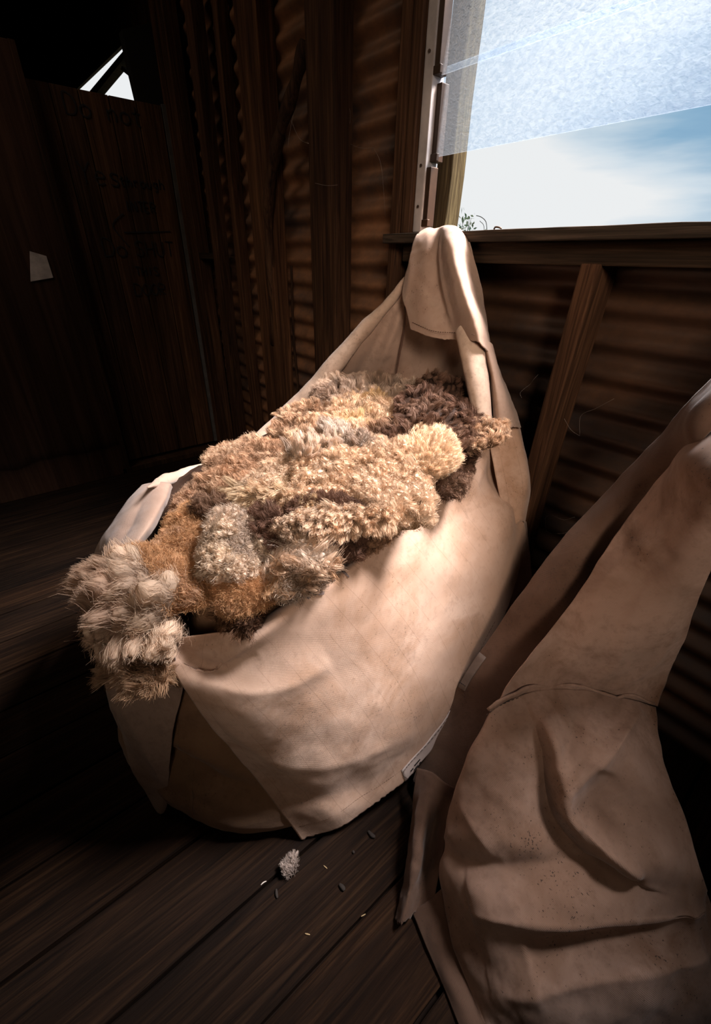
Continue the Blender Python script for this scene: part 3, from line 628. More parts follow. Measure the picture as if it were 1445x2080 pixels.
roll('rolled_rim', [(-1.055,1.06,1.151), (-1.096,1.04,1.089), (-1.16,0.99,1.002), (-1.22,0.93,0.906), (-1.272,0.86,0.802), (-1.315,0.78,0.721), (-1.326,0.67,0.65), (-1.323,0.56,0.609)], [.009, .017, .026, .033, .038, .037, .028, .018], M['canvas_rim'], sack, 32)
roll('rolled_rim', [(-1.324,0.6,0.63), (-1.357,0.5,0.586), (-1.345,0.4,0.581), (-1.182,0.28,0.651), (-1.018,0.2,0.722)], [.012, .017, .022, .018, .002], M['canvas_rim'], sack, 33)
# inside back of the sack
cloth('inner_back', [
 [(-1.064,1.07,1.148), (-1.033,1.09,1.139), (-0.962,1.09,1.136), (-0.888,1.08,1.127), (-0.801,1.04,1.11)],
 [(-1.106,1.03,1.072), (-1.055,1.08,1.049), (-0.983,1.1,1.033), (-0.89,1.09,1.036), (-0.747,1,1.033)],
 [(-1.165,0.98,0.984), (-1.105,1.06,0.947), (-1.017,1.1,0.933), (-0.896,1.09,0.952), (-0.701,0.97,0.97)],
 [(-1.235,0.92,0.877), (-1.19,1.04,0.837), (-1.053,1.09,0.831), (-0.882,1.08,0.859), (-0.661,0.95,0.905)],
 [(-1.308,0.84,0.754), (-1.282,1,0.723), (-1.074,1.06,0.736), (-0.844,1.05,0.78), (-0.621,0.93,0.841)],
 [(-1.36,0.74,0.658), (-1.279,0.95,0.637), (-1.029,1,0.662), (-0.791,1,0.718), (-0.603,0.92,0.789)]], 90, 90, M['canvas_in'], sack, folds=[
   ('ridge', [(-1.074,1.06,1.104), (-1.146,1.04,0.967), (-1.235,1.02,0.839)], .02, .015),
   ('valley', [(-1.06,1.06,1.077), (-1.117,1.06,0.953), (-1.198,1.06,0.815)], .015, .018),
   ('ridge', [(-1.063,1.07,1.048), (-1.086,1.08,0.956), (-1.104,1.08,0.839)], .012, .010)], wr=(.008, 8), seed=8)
mb = MB(); mb.tube(path([(-1.048,1.05,1.106), (-1.045,1.055,1.022), (-1.058,1.055,0.931), (-1.071,1.05,0.816)], 20), .004, 6, flat=.5); mb.build('inner_seam', M['stitch'], sack, True)
# front left cuff, folded outward
cloth('front_cuff', [
 [(-1.109,0.28,0.66), (-1.088,0.269,0.685), (-1.105,0.25,0.69), (-1.145,0.228,0.675), (-1.188,0.218,0.65), (-1.35,0.262,0.55)],
 [(-1.045,0.244,0.655), (-1.001,0.221,0.685), (-1.038,0.198,0.685), (-1.104,0.179,0.665), (-1.185,0.173,0.62), (-1.343,0.207,0.5)],
 [(-0.952,0.185,0.65), (-0.912,0.159,0.68), (-0.957,0.141,0.675), (-1.045,0.129,0.65), (-1.151,0.121,0.59), (-1.305,0.149,0.46)],
 [(-0.889,0.128,0.64), (-0.86,0.103,0.665), (-0.906,0.09,0.66), (-0.993,0.08,0.63), (-1.109,0.069,0.56), (-1.248,0.084,0.42)],
 [(-0.856,0.086,0.6), (-0.831,0.059,0.63), (-0.876,0.046,0.62), (-0.968,0.038,0.58), (-1.09,0.031,0.5), (-1.205,0.04,0.36)]],
 70, 80, M['canvas_in'], sack, folds=[
   ('valley', [(-1.08,0.209,0.68), (-0.973,0.134,0.67), (-0.892,0.072,0.65)], .03, .010)], wr=(.004, 9), seed=9)
# hanging front flap
cloth('front_flap', [
 [(-0.907,0.005,0.51), (-0.802,0.049,0.55), (-0.691,0.082,0.59), (-0.589,0.091,0.63)],
 [(-0.829,-0.01,0.45), (-0.763,0.032,0.48), (-0.692,0.07,0.51), (-0.618,0.097,0.55)],
 [(-0.802,-0.025,0.36), (-0.743,0.015,0.39), (-0.687,0.059,0.42), (-0.65,0.098,0.45)],
 [(-0.773,-0.033,0.26), (-0.732,-0.001,0.28), (-0.692,0.029,0.3), (-0.664,0.06,0.33)],
 [(-0.759,-0.033,0.14), (-0.734,-0.01,0.15), (-0.704,0.01,0.16), (-0.683,0.028,0.18)],
 [(-0.735,-0.021,0.035), (-0.723,-0.014,0.04), (-0.71,-0.006,0.045), (-0.709,0.005,0.05)],
 [(-0.721,-0.019,0.008), (-0.718,-0.015,0.008), (-0.716,-0.014,0.008), (-0.716,-0.01,0.008)]], 60, 90, M['canvas_in'], sack, folds=[
   ('valley', [(-0.758,-0.008,0.36), (-0.72,0.014,0.28), (-0.7,0.005,0.14)], .02, .010),
   ('ridge', [(-0.799,-0.025,0.33), (-0.77,-0.026,0.18)], .02, .008)], wr=(.006, 10), seed=10)
# stitching line along the lower side panel and the body seam
def gpt(u, v, off=.002):
    n = normals(SG); i = int(round(v * (SG.shape[0] - 1))); j = int(round(u * (SG.shape[1] - 1))); return tuple(SG[i, j] + n[i, j] * off)
SN = normals(SG)
if SN[60, 90][0] < 0: SN = -SN
def gp(u, v, off=.0022):
    i = min(max(int(round(v * (SG.shape[0] - 1))), 0), SG.shape[0] - 1); j = min(max(int(round(u * (SG.shape[1] - 1))), 0), SG.shape[1] - 1); return tuple(SG[i, j] + SN[i, j] * off)
stitches([gp(.02 + .8 * k / 20, .90 - .02 * math.sin(k * .4)) for k in range(21)], 'hem_stitching', sack, M['stitch'], r=.0007, n=90, dash=.7)
# label sewn on the panel's lower edge
def onpanel(name, u0, u1, v0, v1, mat, parent, off=.0035, nu=24, nv=10, sk=0.0):
    V = []
    for i in range(nv):
        for j in range(nu):
            a, b = i / (nv - 1), j / (nu - 1)
            V.append(gp(u0 + (u1 - u0) * b, v0 + (v1 - v0) * a + sk * (b - .5), off))
    F = [(i * nu + j, i * nu + j + 1, (i + 1) * nu + j + 1, (i + 1) * nu + j) for i in range(nv - 1) for j in range(nu - 1)]
    o = link_mesh(name, V, F, mat, parent, True); md = o.modifiers.new('s', 'SOLIDIFY'); md.thickness = .0012; md.offset = 0; return o
lab = onpanel('label', .415, .66, .915, 1.0, M['lab'], sack); lab['label'] = 'white sewn label with stitched border and two short printed lines'
stitches([gp(.422, 1.0, .0055), gp(.422, .925, .0055), gp(.55, .925, .0055), gp(.65, .925, .0055)], 'label_stitching', lab, M['stitch_dark'], r=.0006, n=34)
for (ua, ub, v) in ((.455, .49, .965), (.452, .475, .985), (.44, .452, .975)):
    mb = MB(); K = 7
    for k in range(K): 
        a = ua + (ub - ua) * k / K; mb.tube([gp(a, v, .0055), gp(a + (ub - ua) / K * .75, v, .0055)], .0013, 4)
    mb.build('printed_line', M['ink'], lab)
# marker pen marks near the rim
for (ua, ub, va, vb, w_) in ((.566, .568, .185, .27, .006), (.53, .548, .20, .205, .006), (.478, .50, .21, .25, .009), (.46, .463, .20, .215, .004)):
    mb = MB(); mb.tube([gp(ua + (ub - ua) * k / 6, va + (vb - va) * k / 6, .0026) for k in range(7)], w_ * .6, 8, flat=.4, cap=True); mb.build('marker_stroke', M['marker'], sack, True)

# ------------------------------------------------------------------ SECOND SACK (right)
sack2 = empty('wool_sack', (0, .8, 0), 'grimy crumpled canvas wool sack at the right, hanging towards the window sill', 'sack', 'canvas wool sacks')
PK = [(-.02, 1.10, 1.285), (.0, 1.09, 1.29), (.03, 1.08, 1.29), (.06, 1.08, 1.29), (.1, 1.10, 1.285)]
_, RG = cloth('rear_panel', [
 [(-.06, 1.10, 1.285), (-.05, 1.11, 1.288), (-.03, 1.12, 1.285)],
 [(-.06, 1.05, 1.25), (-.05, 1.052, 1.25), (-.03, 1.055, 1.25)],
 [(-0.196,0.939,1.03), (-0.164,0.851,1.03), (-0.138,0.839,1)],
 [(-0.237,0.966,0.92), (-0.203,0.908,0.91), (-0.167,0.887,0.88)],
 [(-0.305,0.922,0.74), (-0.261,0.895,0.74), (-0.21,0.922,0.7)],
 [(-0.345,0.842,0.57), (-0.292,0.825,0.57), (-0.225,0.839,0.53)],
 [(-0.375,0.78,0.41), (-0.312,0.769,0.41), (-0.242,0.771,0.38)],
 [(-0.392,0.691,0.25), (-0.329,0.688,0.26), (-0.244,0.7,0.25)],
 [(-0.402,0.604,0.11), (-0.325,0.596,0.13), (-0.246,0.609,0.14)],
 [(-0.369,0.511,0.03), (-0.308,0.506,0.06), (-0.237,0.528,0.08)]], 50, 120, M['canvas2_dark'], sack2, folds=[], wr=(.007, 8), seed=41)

cloth('upper_panel', [
 PK,
 [(x_, 1.045, 1.245) for x_ in (-.02, .0, .03, .06, .1)],
 [(-0.158,0.881,0.97), (-0.134,0.828,0.98), (-0.108,0.796,0.98), (-0.084,0.766,0.98), (-0.062,0.802,0.96)],
 [(-0.195,0.895,0.87), (-0.16,0.83,0.89), (-0.12,0.779,0.9), (-0.087,0.748,0.9), (-0.06,0.768,0.88)],
 [(-0.223,0.853,0.74), (-0.183,0.828,0.76), (-0.136,0.802,0.77), (-0.096,0.785,0.77), (-0.062,0.815,0.74)],
 [(-0.238,0.773,0.58), (-0.203,0.784,0.6), (-0.148,0.797,0.62), (-0.093,0.814,0.62), (-0.056,0.883,0.58)],
 [(-0.253,0.68,0.45), (-0.226,0.724,0.47), (-0.168,0.78,0.49), (-0.11,0.837,0.48), (-0.053,0.918,0.45)],
 [(-0.256,0.609,0.37), (-0.233,0.672,0.39), (-0.193,0.738,0.4), (-0.137,0.804,0.4), (-0.085,0.858,0.385), (-0.04,0.899,0.37)][:1] + [(-0.232,0.681,0.39), (-0.172,0.764,0.4), (-0.106,0.835,0.39), (-0.04,0.899,0.37)]],
 100, 130, M['canvas2'], sack2, folds=[
   ('ridge', [(-0.174,0.827,0.876), (-0.232,0.853,0.602), (-0.239,0.712,0.459), (-0.242,0.631,0.386)], .03, .012),
   ('valley', [(-0.123,0.796,0.716), (-0.151,0.834,0.505), (-0.162,0.783,0.408)], .05, .018),
   ('valley', [(-0.096,0.859,0.616), (-0.099,0.872,0.479), (-0.126,0.824,0.403)], .03, .010)], wr=(.006, 8), seed=42)
# hem ridge

low_ctrl = [
 [(-0.239,0.631,0.32), (-0.256,0.606,0.365), (-0.241,0.652,0.385), (-0.217,0.702,0.395), (-0.181,0.748,0.4), (-0.139,0.796,0.4), (-0.088,0.845,0.385), (-0.038,0.894,0.37)],
 [(-0.231,0.585,0.22), (-0.245,0.529,0.29), (-0.203,0.573,0.335), (-0.156,0.616,0.36), (-0.118,0.655,0.37), (-0.07,0.699,0.37), (-0.023,0.751,0.36), (0.015,0.811,0.33)],
 [(-0.222,0.532,0.1), (-0.234,0.473,0.18), (-0.169,0.501,0.25), (-0.11,0.553,0.28), (-0.066,0.6,0.29), (-0.018,0.653,0.3), (0.032,0.708,0.3), (0.081,0.77,0.28)],
 [(-0.186,0.471,0.05), (-0.202,0.428,0.12), (-0.141,0.439,0.19), (-0.082,0.481,0.22), (-0.02,0.544,0.23), (0.032,0.601,0.24), (0.086,0.662,0.24), (0.14,0.729,0.23)],
 [(-0.137,0.428,0.01), (-0.162,0.39,0.07), (-0.104,0.401,0.12), (-0.045,0.449,0.15), (0.014,0.517,0.16), (0.069,0.587,0.17), (0.12,0.655,0.17), (0.176,0.736,0.17)],
 [(-0.076,0.386,0), (-0.104,0.358,0.04), (-0.051,0.379,0.08), (-0.001,0.419,0.11), (0.051,0.484,0.12), (0.104,0.556,0.13), (0.155,0.63,0.13), (0.212,0.716,0.13)],
 [(-0.024,0.364,0), (-0.05,0.34,0.02), (-0.001,0.356,0.05), (0.048,0.396,0.07), (0.096,0.453,0.08), (0.147,0.522,0.09), (0.198,0.599,0.09), (0.25,0.682,0.09)],
 [(0.033,0.337,0), (0.01,0.317,0.005), (0.052,0.35,0.01), (0.102,0.394,0.01), (0.15,0.451,0.02), (0.196,0.517,0.02), (0.245,0.592,0.03), (0.291,0.667,0.03)]]
_, LG = cloth('lower_body', low_ctrl, 210, 230, M['canvas2'], sack2, folds=[
   ('lip', [(-0.187,0.66,0.354), (-0.135,0.623,0.355), (-0.105,0.608,0.291), (-0.06,0.575,0.279), (0.002,0.593,0.233), (0.078,0.635,0.218)], .045, .040),
   ('ridge', [(-0.225,0.466,0.163), (-0.189,0.472,0.101), (-0.126,0.454,0.174), (-0.062,0.503,0.212), (-0.001,0.564,0.225), (0.063,0.625,0.221), (0.138,0.706,0.21)], .026, .024),
   ('valley', [(-0.108,0.409,0.106), (-0.047,0.47,0.15), (0.042,0.55,0.167), (0.127,0.657,0.17), (0.178,0.727,0.17)], .055, .055),
   ('ridge', [(-0.009,0.425,0.108), (0.049,0.517,0.136), (0.104,0.597,0.157), (0.161,0.686,0.165)], .045, .040),
   ('valley', [(-0.022,0.378,0.023), (0.06,0.457,0.104), (0.135,0.567,0.124), (0.211,0.68,0.126)], .04, .035),
   ('valley', [(-0.059,0.857,0.373), (-0.057,0.695,0.366), (-0.093,0.619,0.293)], .018, .022),
   ('ridge', [(-0.147,0.761,0.393), (-0.119,0.68,0.367), (-0.112,0.623,0.336)], .018, .014),
   ('ridge', [(-0.039,0.589,0.268), (0.004,0.605,0.237), (0.046,0.614,0.236)], .012, .016),
   ('valley', [(-0.042,0.597,0.28), (0.011,0.618,0.24), (0.063,0.64,0.23)], .009, .018),
   ('ridge', [(-0.049,0.687,0.351), (-0.029,0.629,0.295), (0.015,0.628,0.243)], .03, .016),
   ('valley', [(-0.214,0.529,0.181), (-0.161,0.498,0.189), (-0.12,0.483,0.185)], .02, .008)], wr=(.007, 8), seed=43)
hm = path([(-0.256,0.611,0.361), (-0.241,0.658,0.383), (-0.216,0.712,0.394), (-0.179,0.756,0.399), (-0.14,0.798,0.399), (-0.101,0.829,0.384), (-0.083,0.859,0.384), (-0.04,0.899,0.37)], 60)
cloth('seam_hem', np.array([[np.array(p) + np.array((-.004, -.018, .016)) * k + np.array((0, 0, .004 * math.sin(i * .5))) * k for i, p in enumerate(hm)] for k in (-.6, -.2, .2, .6, 1.0)]), 0, 0, M['canvas2'], sack2, wr=(.003, 24), th=.005)
stitches([tuple(np.array(p) + np.array((-.008, -.030, -.004))) for p in hm[2:-2]], 'seam_stitching', sack2, M['stitch_dark'], r=.001, n=40)
# torn strip hanging between the sacks
cloth('torn_strip', [
 [(-0.36,0.52,0.1), (-0.32,0.526,0.13), (-0.283,0.526,0.14), (-0.26,0.545,0.13)],
 [(-0.305,0.448,0.05), (-0.276,0.448,0.1), (-0.258,0.475,0.07), (-0.222,0.476,0.09)],
 [(-0.267,0.396,0.03), (-0.241,0.391,0.08), (-0.23,0.421,0.04), (-0.198,0.429,0.07)],
 [(-0.23,0.348,0.02), (-0.214,0.349,0.055), (-0.205,0.38,0.03), (-0.186,0.406,0.05)],
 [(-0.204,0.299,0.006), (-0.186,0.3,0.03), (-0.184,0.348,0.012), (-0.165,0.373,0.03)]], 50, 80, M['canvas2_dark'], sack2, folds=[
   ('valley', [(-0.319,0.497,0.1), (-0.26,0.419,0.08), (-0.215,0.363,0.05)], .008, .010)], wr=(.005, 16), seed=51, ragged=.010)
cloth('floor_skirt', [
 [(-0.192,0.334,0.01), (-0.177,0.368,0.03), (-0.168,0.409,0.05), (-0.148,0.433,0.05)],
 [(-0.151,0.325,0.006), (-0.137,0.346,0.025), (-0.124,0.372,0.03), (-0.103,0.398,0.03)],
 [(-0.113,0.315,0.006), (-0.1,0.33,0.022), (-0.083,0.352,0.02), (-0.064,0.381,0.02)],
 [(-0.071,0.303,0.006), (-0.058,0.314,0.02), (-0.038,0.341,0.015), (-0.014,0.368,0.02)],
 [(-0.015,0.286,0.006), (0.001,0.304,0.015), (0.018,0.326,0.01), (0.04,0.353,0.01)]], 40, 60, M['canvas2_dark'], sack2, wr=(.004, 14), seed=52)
RN = normals(RG); cpos = np.array((0, 0, 1.2))
pi_, pj_ = np.unravel_index(((RG - np.array((-0.375,0.74,0.27))) ** 2).sum(2).argmin(), RG.shape[:2])
if RN[pi_, pj_] @ (cpos - RG[pi_, pj_]) < 0: RN = -RN
def rp(di, dj, off):
    i = min(max(pi_ + di, 0), RG.shape[0] - 1); j = min(max(pj_ + dj, 0), RG.shape[1] - 1); return tuple(RG[i, j] + RN[i, j] * off)
gi, gj = list(range(-4, 5)), list(range(-6, 7, 2)); V = [rp(i, j, .004) for i in gi for j in gj]; w_ = len(gj)
F = [(i * w_ + j, i * w_ + j + 1, (i + 1) * w_ + j + 1, (i + 1) * w_ + j) for i in range(len(gi) - 1) for j in range(w_ - 1)]
lo = link_mesh('label', V, F, M['lab_dim'], sack2, True); lo['label'] = 'small pale sewn tag with a printed word'; md = lo.modifiers.new('s', 'SOLIDIFY'); md.thickness = .0012; md.offset = 0
t_ = MB()
for k in range(5): t_.tube([rp(3, -5 + 2 * k, .0055), rp(3, -4 + 2 * k, .0055)], .0014, 4)
t_.build('printed_word', M['ink'], lo)

# ------------------------------------------------------------------ FLEECES
def wool_mat(name):
    m, nt, out = new_mat(name)
    at = nt.nodes.new('ShaderNodeAttribute'); at.attribute_name = 'wool'; at.attribute_type = 'GEOMETRY'
    tc = nt.nodes.new('ShaderNodeTexCoord'); n = noise_n(nt, tc.outputs['Object'], 9, 4, .6)
    v = ramp(nt, n, [(.3, (.78, .74, .70)), (.7, (1.15, 1.12, 1.05))])
    col = mixc(nt, 1.0, at.outputs['Color'], v, 'MULTIPLY')
    df = N(nt, 'ShaderNodeBsdfPrincipled'); df.inputs['Roughness'].default_value = .7; df.inputs['Specular IOR Level'].default_value = .25
    df.inputs['Sheen Weight'].default_value = .0
    L(nt, col, df.inputs['Base Color'])
    tr = N(nt, 'ShaderNodeBsdfTranslucent'); L(nt, col, tr.inputs[0])
    mx = N(nt, 'ShaderNodeMixShader'); mx.inputs[0].default_value = .3; L(nt, df.outputs[0], mx.inputs[1]); L(nt, tr.outputs[0], mx.inputs[2]); L(nt, mx.outputs[0], out.inputs[0])
    return m
M['wool'] = wool_mat('wool_fibre')
def nz3(P, s, seed):
    return np.array([noise.noise_vector(Vector(p) * s + Vector((seed, -seed, seed * .37))) for p in P])
def nz1(P, s, seed):
    return np.array([noise.noise(Vector(p) * s + Vector((seed, -seed, seed * .37))) for p in P])
def unit(a): return a / (np.linalg.norm(a, axis=-1, keepdims=True) + 1e-9)
def build_np(name, V, F, C, mat, smooth=True):
    me = bpy.data.meshes.new(name); nv, nf = len(V), len(F)
    me.vertices.add(nv); me.vertices.foreach_set('co', V.astype(np.float32).ravel())
    me.loops.add(nf * 4); me.loops.foreach_set('vertex_index', F.astype(np.int32).ravel())
    me.polygons.add(nf); me.polygons.foreach_set('loop_start', np.arange(0, nf * 4, 4, dtype=np.int32)); 
    me.update(calc_edges=True); me.validate()
    me.polygons.foreach_set('use_smooth', [smooth] * len(me.polygons))
    at = me.attributes.new('wool', 'FLOAT_COLOR', 'POINT'); cc = np.ones((nv, 4), np.float32); cc[:, :3] = C; at.data.foreach_set('color', cc.ravel())
    me.materials.append(mat); o = bpy.data.objects.new(name, me); COL.objects.link(o); return o
def fleece(label, c, a, b, h, n, ln, rad, root, tip, flow=(0, 0, 1), spread=.5, crimp=.12, bend=.4, fibres=46, fw=.00036, seed=0, fuzz=1.0, core=.6, lump=.35, fan=None, fly=.35, curl=0.0, soft=0.0, nub=0.0, patchy=.75, alt=None, cover=.25, grp='fleeces heaped in the open sack'):
    """a lump of wool on a mound: c centre, a/b half axes along the heap, h half thickness; n locks of length ln and radius rad"""
    rg = np.random.default_rng(seed + 100); c, a, b = (np.array(x, float) for x in (c, a, b))
    a = a * 1.1; b = b * 1.12; h = h * .72; rad = rad * .86; n = int(n * 1.3); nn = unit(np.cross(a, b)); 
    if nn[2] < 0: nn = -nn
    root, tip = np.array(root) * .8, np.array(tip)  # roots darkened further to paint in shade between locks
    if soft: root = root * (1 - .55 * soft) + tip * .55 * soft; ln *= 1 - .35 * soft; core *= 1 - .25 * soft
    # body of the lump
    nu, nv = 56, 28
    th = np.linspace(0, 2 * math.pi, nu, endpoint=False); ph = np.linspace(-math.pi / 2, math.pi / 2, nv)
    TH, PH = np.meshgrid(th, ph); D = np.stack([np.cos(PH) * np.cos(TH), np.cos(PH) * np.sin(TH), np.sin(PH)], 2).reshape(-1, 3)
    def surf(D):
        P = D[:, :1] * a + D[:, 1:2] * b + D[:, 2:3] * nn * h
        k = 1 + lump * .9 * nz1(c + P, 8, seed) + lump * (.9 + .5 * soft) * nz1(c + P, 17, seed) + lump * .4 * nz1(c + P, 35, seed + 9)
        return c + P * k[:, None]
    B = surf(D); 
    Bi = c + (B - c) * .93
    F = [((i * nu + j), (i * nu + (j + 1) % nu), ((i + 1) * nu + (j + 1) % nu), ((i + 1) * nu + j)) for i in range(nv - 1) for j in range(nu)]
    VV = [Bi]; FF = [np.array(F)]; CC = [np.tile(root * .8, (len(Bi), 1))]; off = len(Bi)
    # locks
    d = rg.normal(size=(n * 3, 3)); d = unit(d); d = d[d[:, 2] > -cover][:n]; n = len(d)
    P0 = surf(d); Nn = unit(d[:, :1] * a / (a @ a) + d[:, 1:2] * b / (b @ b) + d[:, 2:3] * nn / h)
    fl = unit(np.array([flow[0] * unit(a) + flow[1] * unit(b) + flow[2] * nn]))[0] if fan is None else None
    if fan is not None:
        f0 = c + fan[0] * a + fan[1] * b + fan[2] * nn * h; FL = unit(P0 - f0)
    else: FL = np.tile(fl, (n, 1))
    swirl = nz3(P0, 9, seed + 3)
    Dr = unit(FL * 1.0 + Nn * .55 + swirl * spread + rg.normal(size=(n, 3)) * spread * .35)
    Ls = ln * rg.uniform(.65, 1.3, n); Rs = rad * rg.uniform(.7, 1.35, n)
    S1 = unit(np.cross(Dr, rg.normal(size=(n, 3)))); S2 = np.cross(Dr, S1)
    bd = unit(S1 + swirl) * (bend * Ls * rg.uniform(.2, 1.2, n))[:, None]
    tone = rg.uniform(.82, 1.12, n); pal = np.clip(nz1(P0, 12, seed + 21) * 1.6 + .5 + rg.normal(0, .12, n), 0, 1)
    tipc = tip[None] * np.ones((n, 1)) if alt is None else tip[None] * (1 - pal[:, None]) + np.array(alt)[None] * pal[:, None]
    dk = np.clip((nz1(P0, 16, seed + 33) + .5 * nz1(P0, 38, seed + 5) - .12) * 3, 0, 1)[:, None] * patchy
    tipc = tipc * (1 - dk) + (root * .8 + tip * .12)[None] * dk; Ls = Ls * (1 - .45 * dk[:, 0]); P0 = P0 - Nn * (dk * h * .35)
    curls = rg.uniform(.6, 1.4, n) * curl; ph0 = rg.uniform(0, 6.28, n)
    def axis(t):  # t (k,) -> n,k,3
        t = np.asarray(t)[None, :, None]
        base = (P0 - Nn * rad * .6)[:, None] + Dr[:, None] * Ls[:, None, None] * t + bd[:, None] * t * t
        if curl:
            an = curls[:, None, None] * 2 * math.pi * t + ph0[:, None, None]; rr = (Ls * .16)[:, None, None] * np.minimum(1, t * 2)
            base = base + S1[:, None] * np.cos(an) * rr + S2[:, None] * np.sin(an) * rr
        base = base + S2[:, None] * np.sin(t * 2 * math.pi * 3 + ph0[:, None, None]) * (crimp * Rs)[:, None, None]
        return base
    # cores
    k, m = 8, 9; tt = np.array([0, .2, .4, .6, .78, .9, .97, 1.0]); A = axis(tt); prof = (np.array([.75, 1.0, 1.05, .92, .68, .42, .2, .02]) * (1 - nub) + np.array([.55, .78, .96, 1.12, 1.12, .88, .5, .02]) * nub) * core
    an = np.linspace(0, 2 * math.pi, m, endpoint=False)
    wob = 1 + (.16 - .08 * nub) * rg.normal(size=(n, k, m, 1)).clip(-1.5, 1.5)
    X = A[:, :, None] + (S1[:, None, None] * np.cos(an)[None, None, :, None] + S2[:, None, None] * np.sin(an)[None, None, :, None]) * (Rs[:, None, None, None] * prof[None, :, None, None]) * wob
    idx = off + np.arange(n)[:, None, None] * k * m + np.arange(k - 1)[None, :, None] * m; j = np.arange(m)[None, None, :]; j2 = (j + 1) % m
    VV.append(X.reshape(-1, 3)); FF.append(np.stack([idx + j, idx + j2, idx + m + j2, idx + m + j], 3).reshape(-1, 4))
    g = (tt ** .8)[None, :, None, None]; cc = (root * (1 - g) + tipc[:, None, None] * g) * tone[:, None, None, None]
    CC.append(np.broadcast_to(cc, (n, k, m, 3)).reshape(-1, 3)); off += n * k * m
    # fibres clumped on the lock
    K, S = fibres, 6; ts = np.linspace(0.05, 1.08, S); A = axis(ts)
    fa = rg.uniform(0, 2 * math.pi, (n, K)); fr = np.sqrt(rg.uniform(.25, 1.0, (n, K))) * 1.12; clump = np.array([.95, 1.08, 1.12, 1.02, .78, .38]) * (1 - nub) + np.array([.65, .88, 1.06, 1.16, 1.05, .75]) * nub
    loose = (rg.random((n, K)) < fly) * rg.uniform(.2, 1.2, (n, K)) * min(fuzz, 1.4) * .7
    offv = (S1[:, None] * np.cos(fa)[..., None] + S2[:, None] * np.sin(fa)[..., None])
    rad_t = (Rs[:, None, None] * fr[..., None]) * (clump[None, None, :] + loose[..., None] * (ts ** 1.5)[None, None, :])
    X = A[:, None] + offv[:, :, None] * rad_t[..., None] + rg.normal(0, 1, (n, K, S, 3)) * (Rs * .10)[:, None, None, None] * (1 + loose[..., None, None])
    T = np.gradient(X, axis=2); W = unit(np.cross(T, rg.normal(size=(n, K, 1, 3)))) * (fw * np.array([1, 1, 1, .9, .7, .3]))[None, None, :, None] * rg.uniform(.6, 1.5, (n, K, 1, 1))
    R2 = np.stack([X - W, X + W], 3)
    idx = off + (np.arange(n * K)[:, None] * S + np.arange(S - 1)[None]) * 2
    VV.append(R2.reshape(-1, 3)); FF.append(np.stack([idx, idx + 1, idx + 3, idx + 2], 2).reshape(-1, 4))
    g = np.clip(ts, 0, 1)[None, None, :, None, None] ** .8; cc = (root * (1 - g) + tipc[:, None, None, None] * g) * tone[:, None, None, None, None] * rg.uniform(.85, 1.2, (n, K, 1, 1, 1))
    CC.append(np.broadcast_to(cc, (n, K, S, 2, 3)).reshape(-1, 3)); off += n * K * S * 2
    # loose down over the whole lump
    nf = int(n * 16 * min(fuzz, 2) * (1 + 2.5 * soft))
    if nf:
        d = unit(rg.normal(size=(nf, 3))); d = d[d[:, 2] > -cover]; nf = len(d); Q = surf(d); q = unit(d @ np.stack([a / (a @ a), b / (b @ b), nn / h])) 
        S = 6; X = [Q + q * rad * .5]; dr = unit(q + rg.normal(size=(nf, 3)) * .9); step = .0015 * rg.uniform(.4, 1.5, nf)[:, None] * (.8 + .35 * fuzz)
        for s_ in range(S - 1): X.append(X[-1] + dr * step); dr = unit(dr + rg.normal(size=(nf, 3)) * .55)
        X = np.stack(X, 1); T = np.gradient(X, axis=1); W = unit(np.cross(T, rg.normal(size=(nf, 1, 3)))) * fw * .6
        R2 = np.stack([X - W, X + W], 2); idx = off + (np.arange(nf)[:, None] * S + np.arange(S - 1)[None]) * 2
        VV.append(R2.reshape(-1, 3)); FF.append(np.stack([idx, idx + 1, idx + 3, idx + 2], 2).reshape(-1, 4))
        cc = (root * .35 + tip * .65) * rg.uniform(.8, 1.25, (nf, 1, 1, 1)); CC.append(np.broadcast_to(cc, (nf, S, 2, 3)).reshape(-1, 3)); off += nf * S * 2
    o = build_np('fleece', np.concatenate(VV), np.concatenate(FF), np.concatenate(CC), M['wool'])
    return tag(o, label, 'fleece', grp)
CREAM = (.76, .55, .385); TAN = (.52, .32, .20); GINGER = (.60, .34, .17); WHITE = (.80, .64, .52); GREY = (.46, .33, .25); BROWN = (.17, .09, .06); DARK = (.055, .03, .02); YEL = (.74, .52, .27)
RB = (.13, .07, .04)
# dark underlying mass filling the sack
hp = []
for (x, y, z) in []: pass
def heap():
    nu, nv = 90, 90; V = []; 
    cx, cy = -.90, .56
    for i in range(nv):
        for j in range(nu):
            a = 2 * math.pi * j / nu; r = i / (nv - 1)
            k = np.interp((a % (2 * math.pi)), np.array([0, .5, 1.0, 1.57, 2.2, 2.8, 3.14, 3.7, 4.2, 4.5, 5.0, 5.6, 6.2832]), np.array([.335, .40, .52, .50, .50, .40, .36, .45, .52, .50, .47, .37, .335]))
            x = cx + k * r * math.cos(a); y = cy + k * r * math.sin(a)
            z = .545 + .2 * y + .07 * (1 - r * r) - (.25 * max(0, r - .9) * 10)
            p = Vector((x, y, z)); z += .02 * noise.noise(p * 9) + .012 * noise.noise(p * 22) + .006 * noise.noise(p * 50)
            V.append((x, y, z))
    F = np.array([(i * nu + j, i * nu + (j + 1) % nu, (i + 1) * nu + (j + 1) % nu, (i + 1) * nu + j) for i in range(nv - 1) for j in range(nu)])
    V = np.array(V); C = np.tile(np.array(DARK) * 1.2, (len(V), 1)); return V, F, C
V, F, C = heap(); o = build_np('wool_filling', V, F, C, M['wool']); tag(o, 'dark brown matted wool packed under the fleeces in the open sack', 'wool', None, 'stuff')

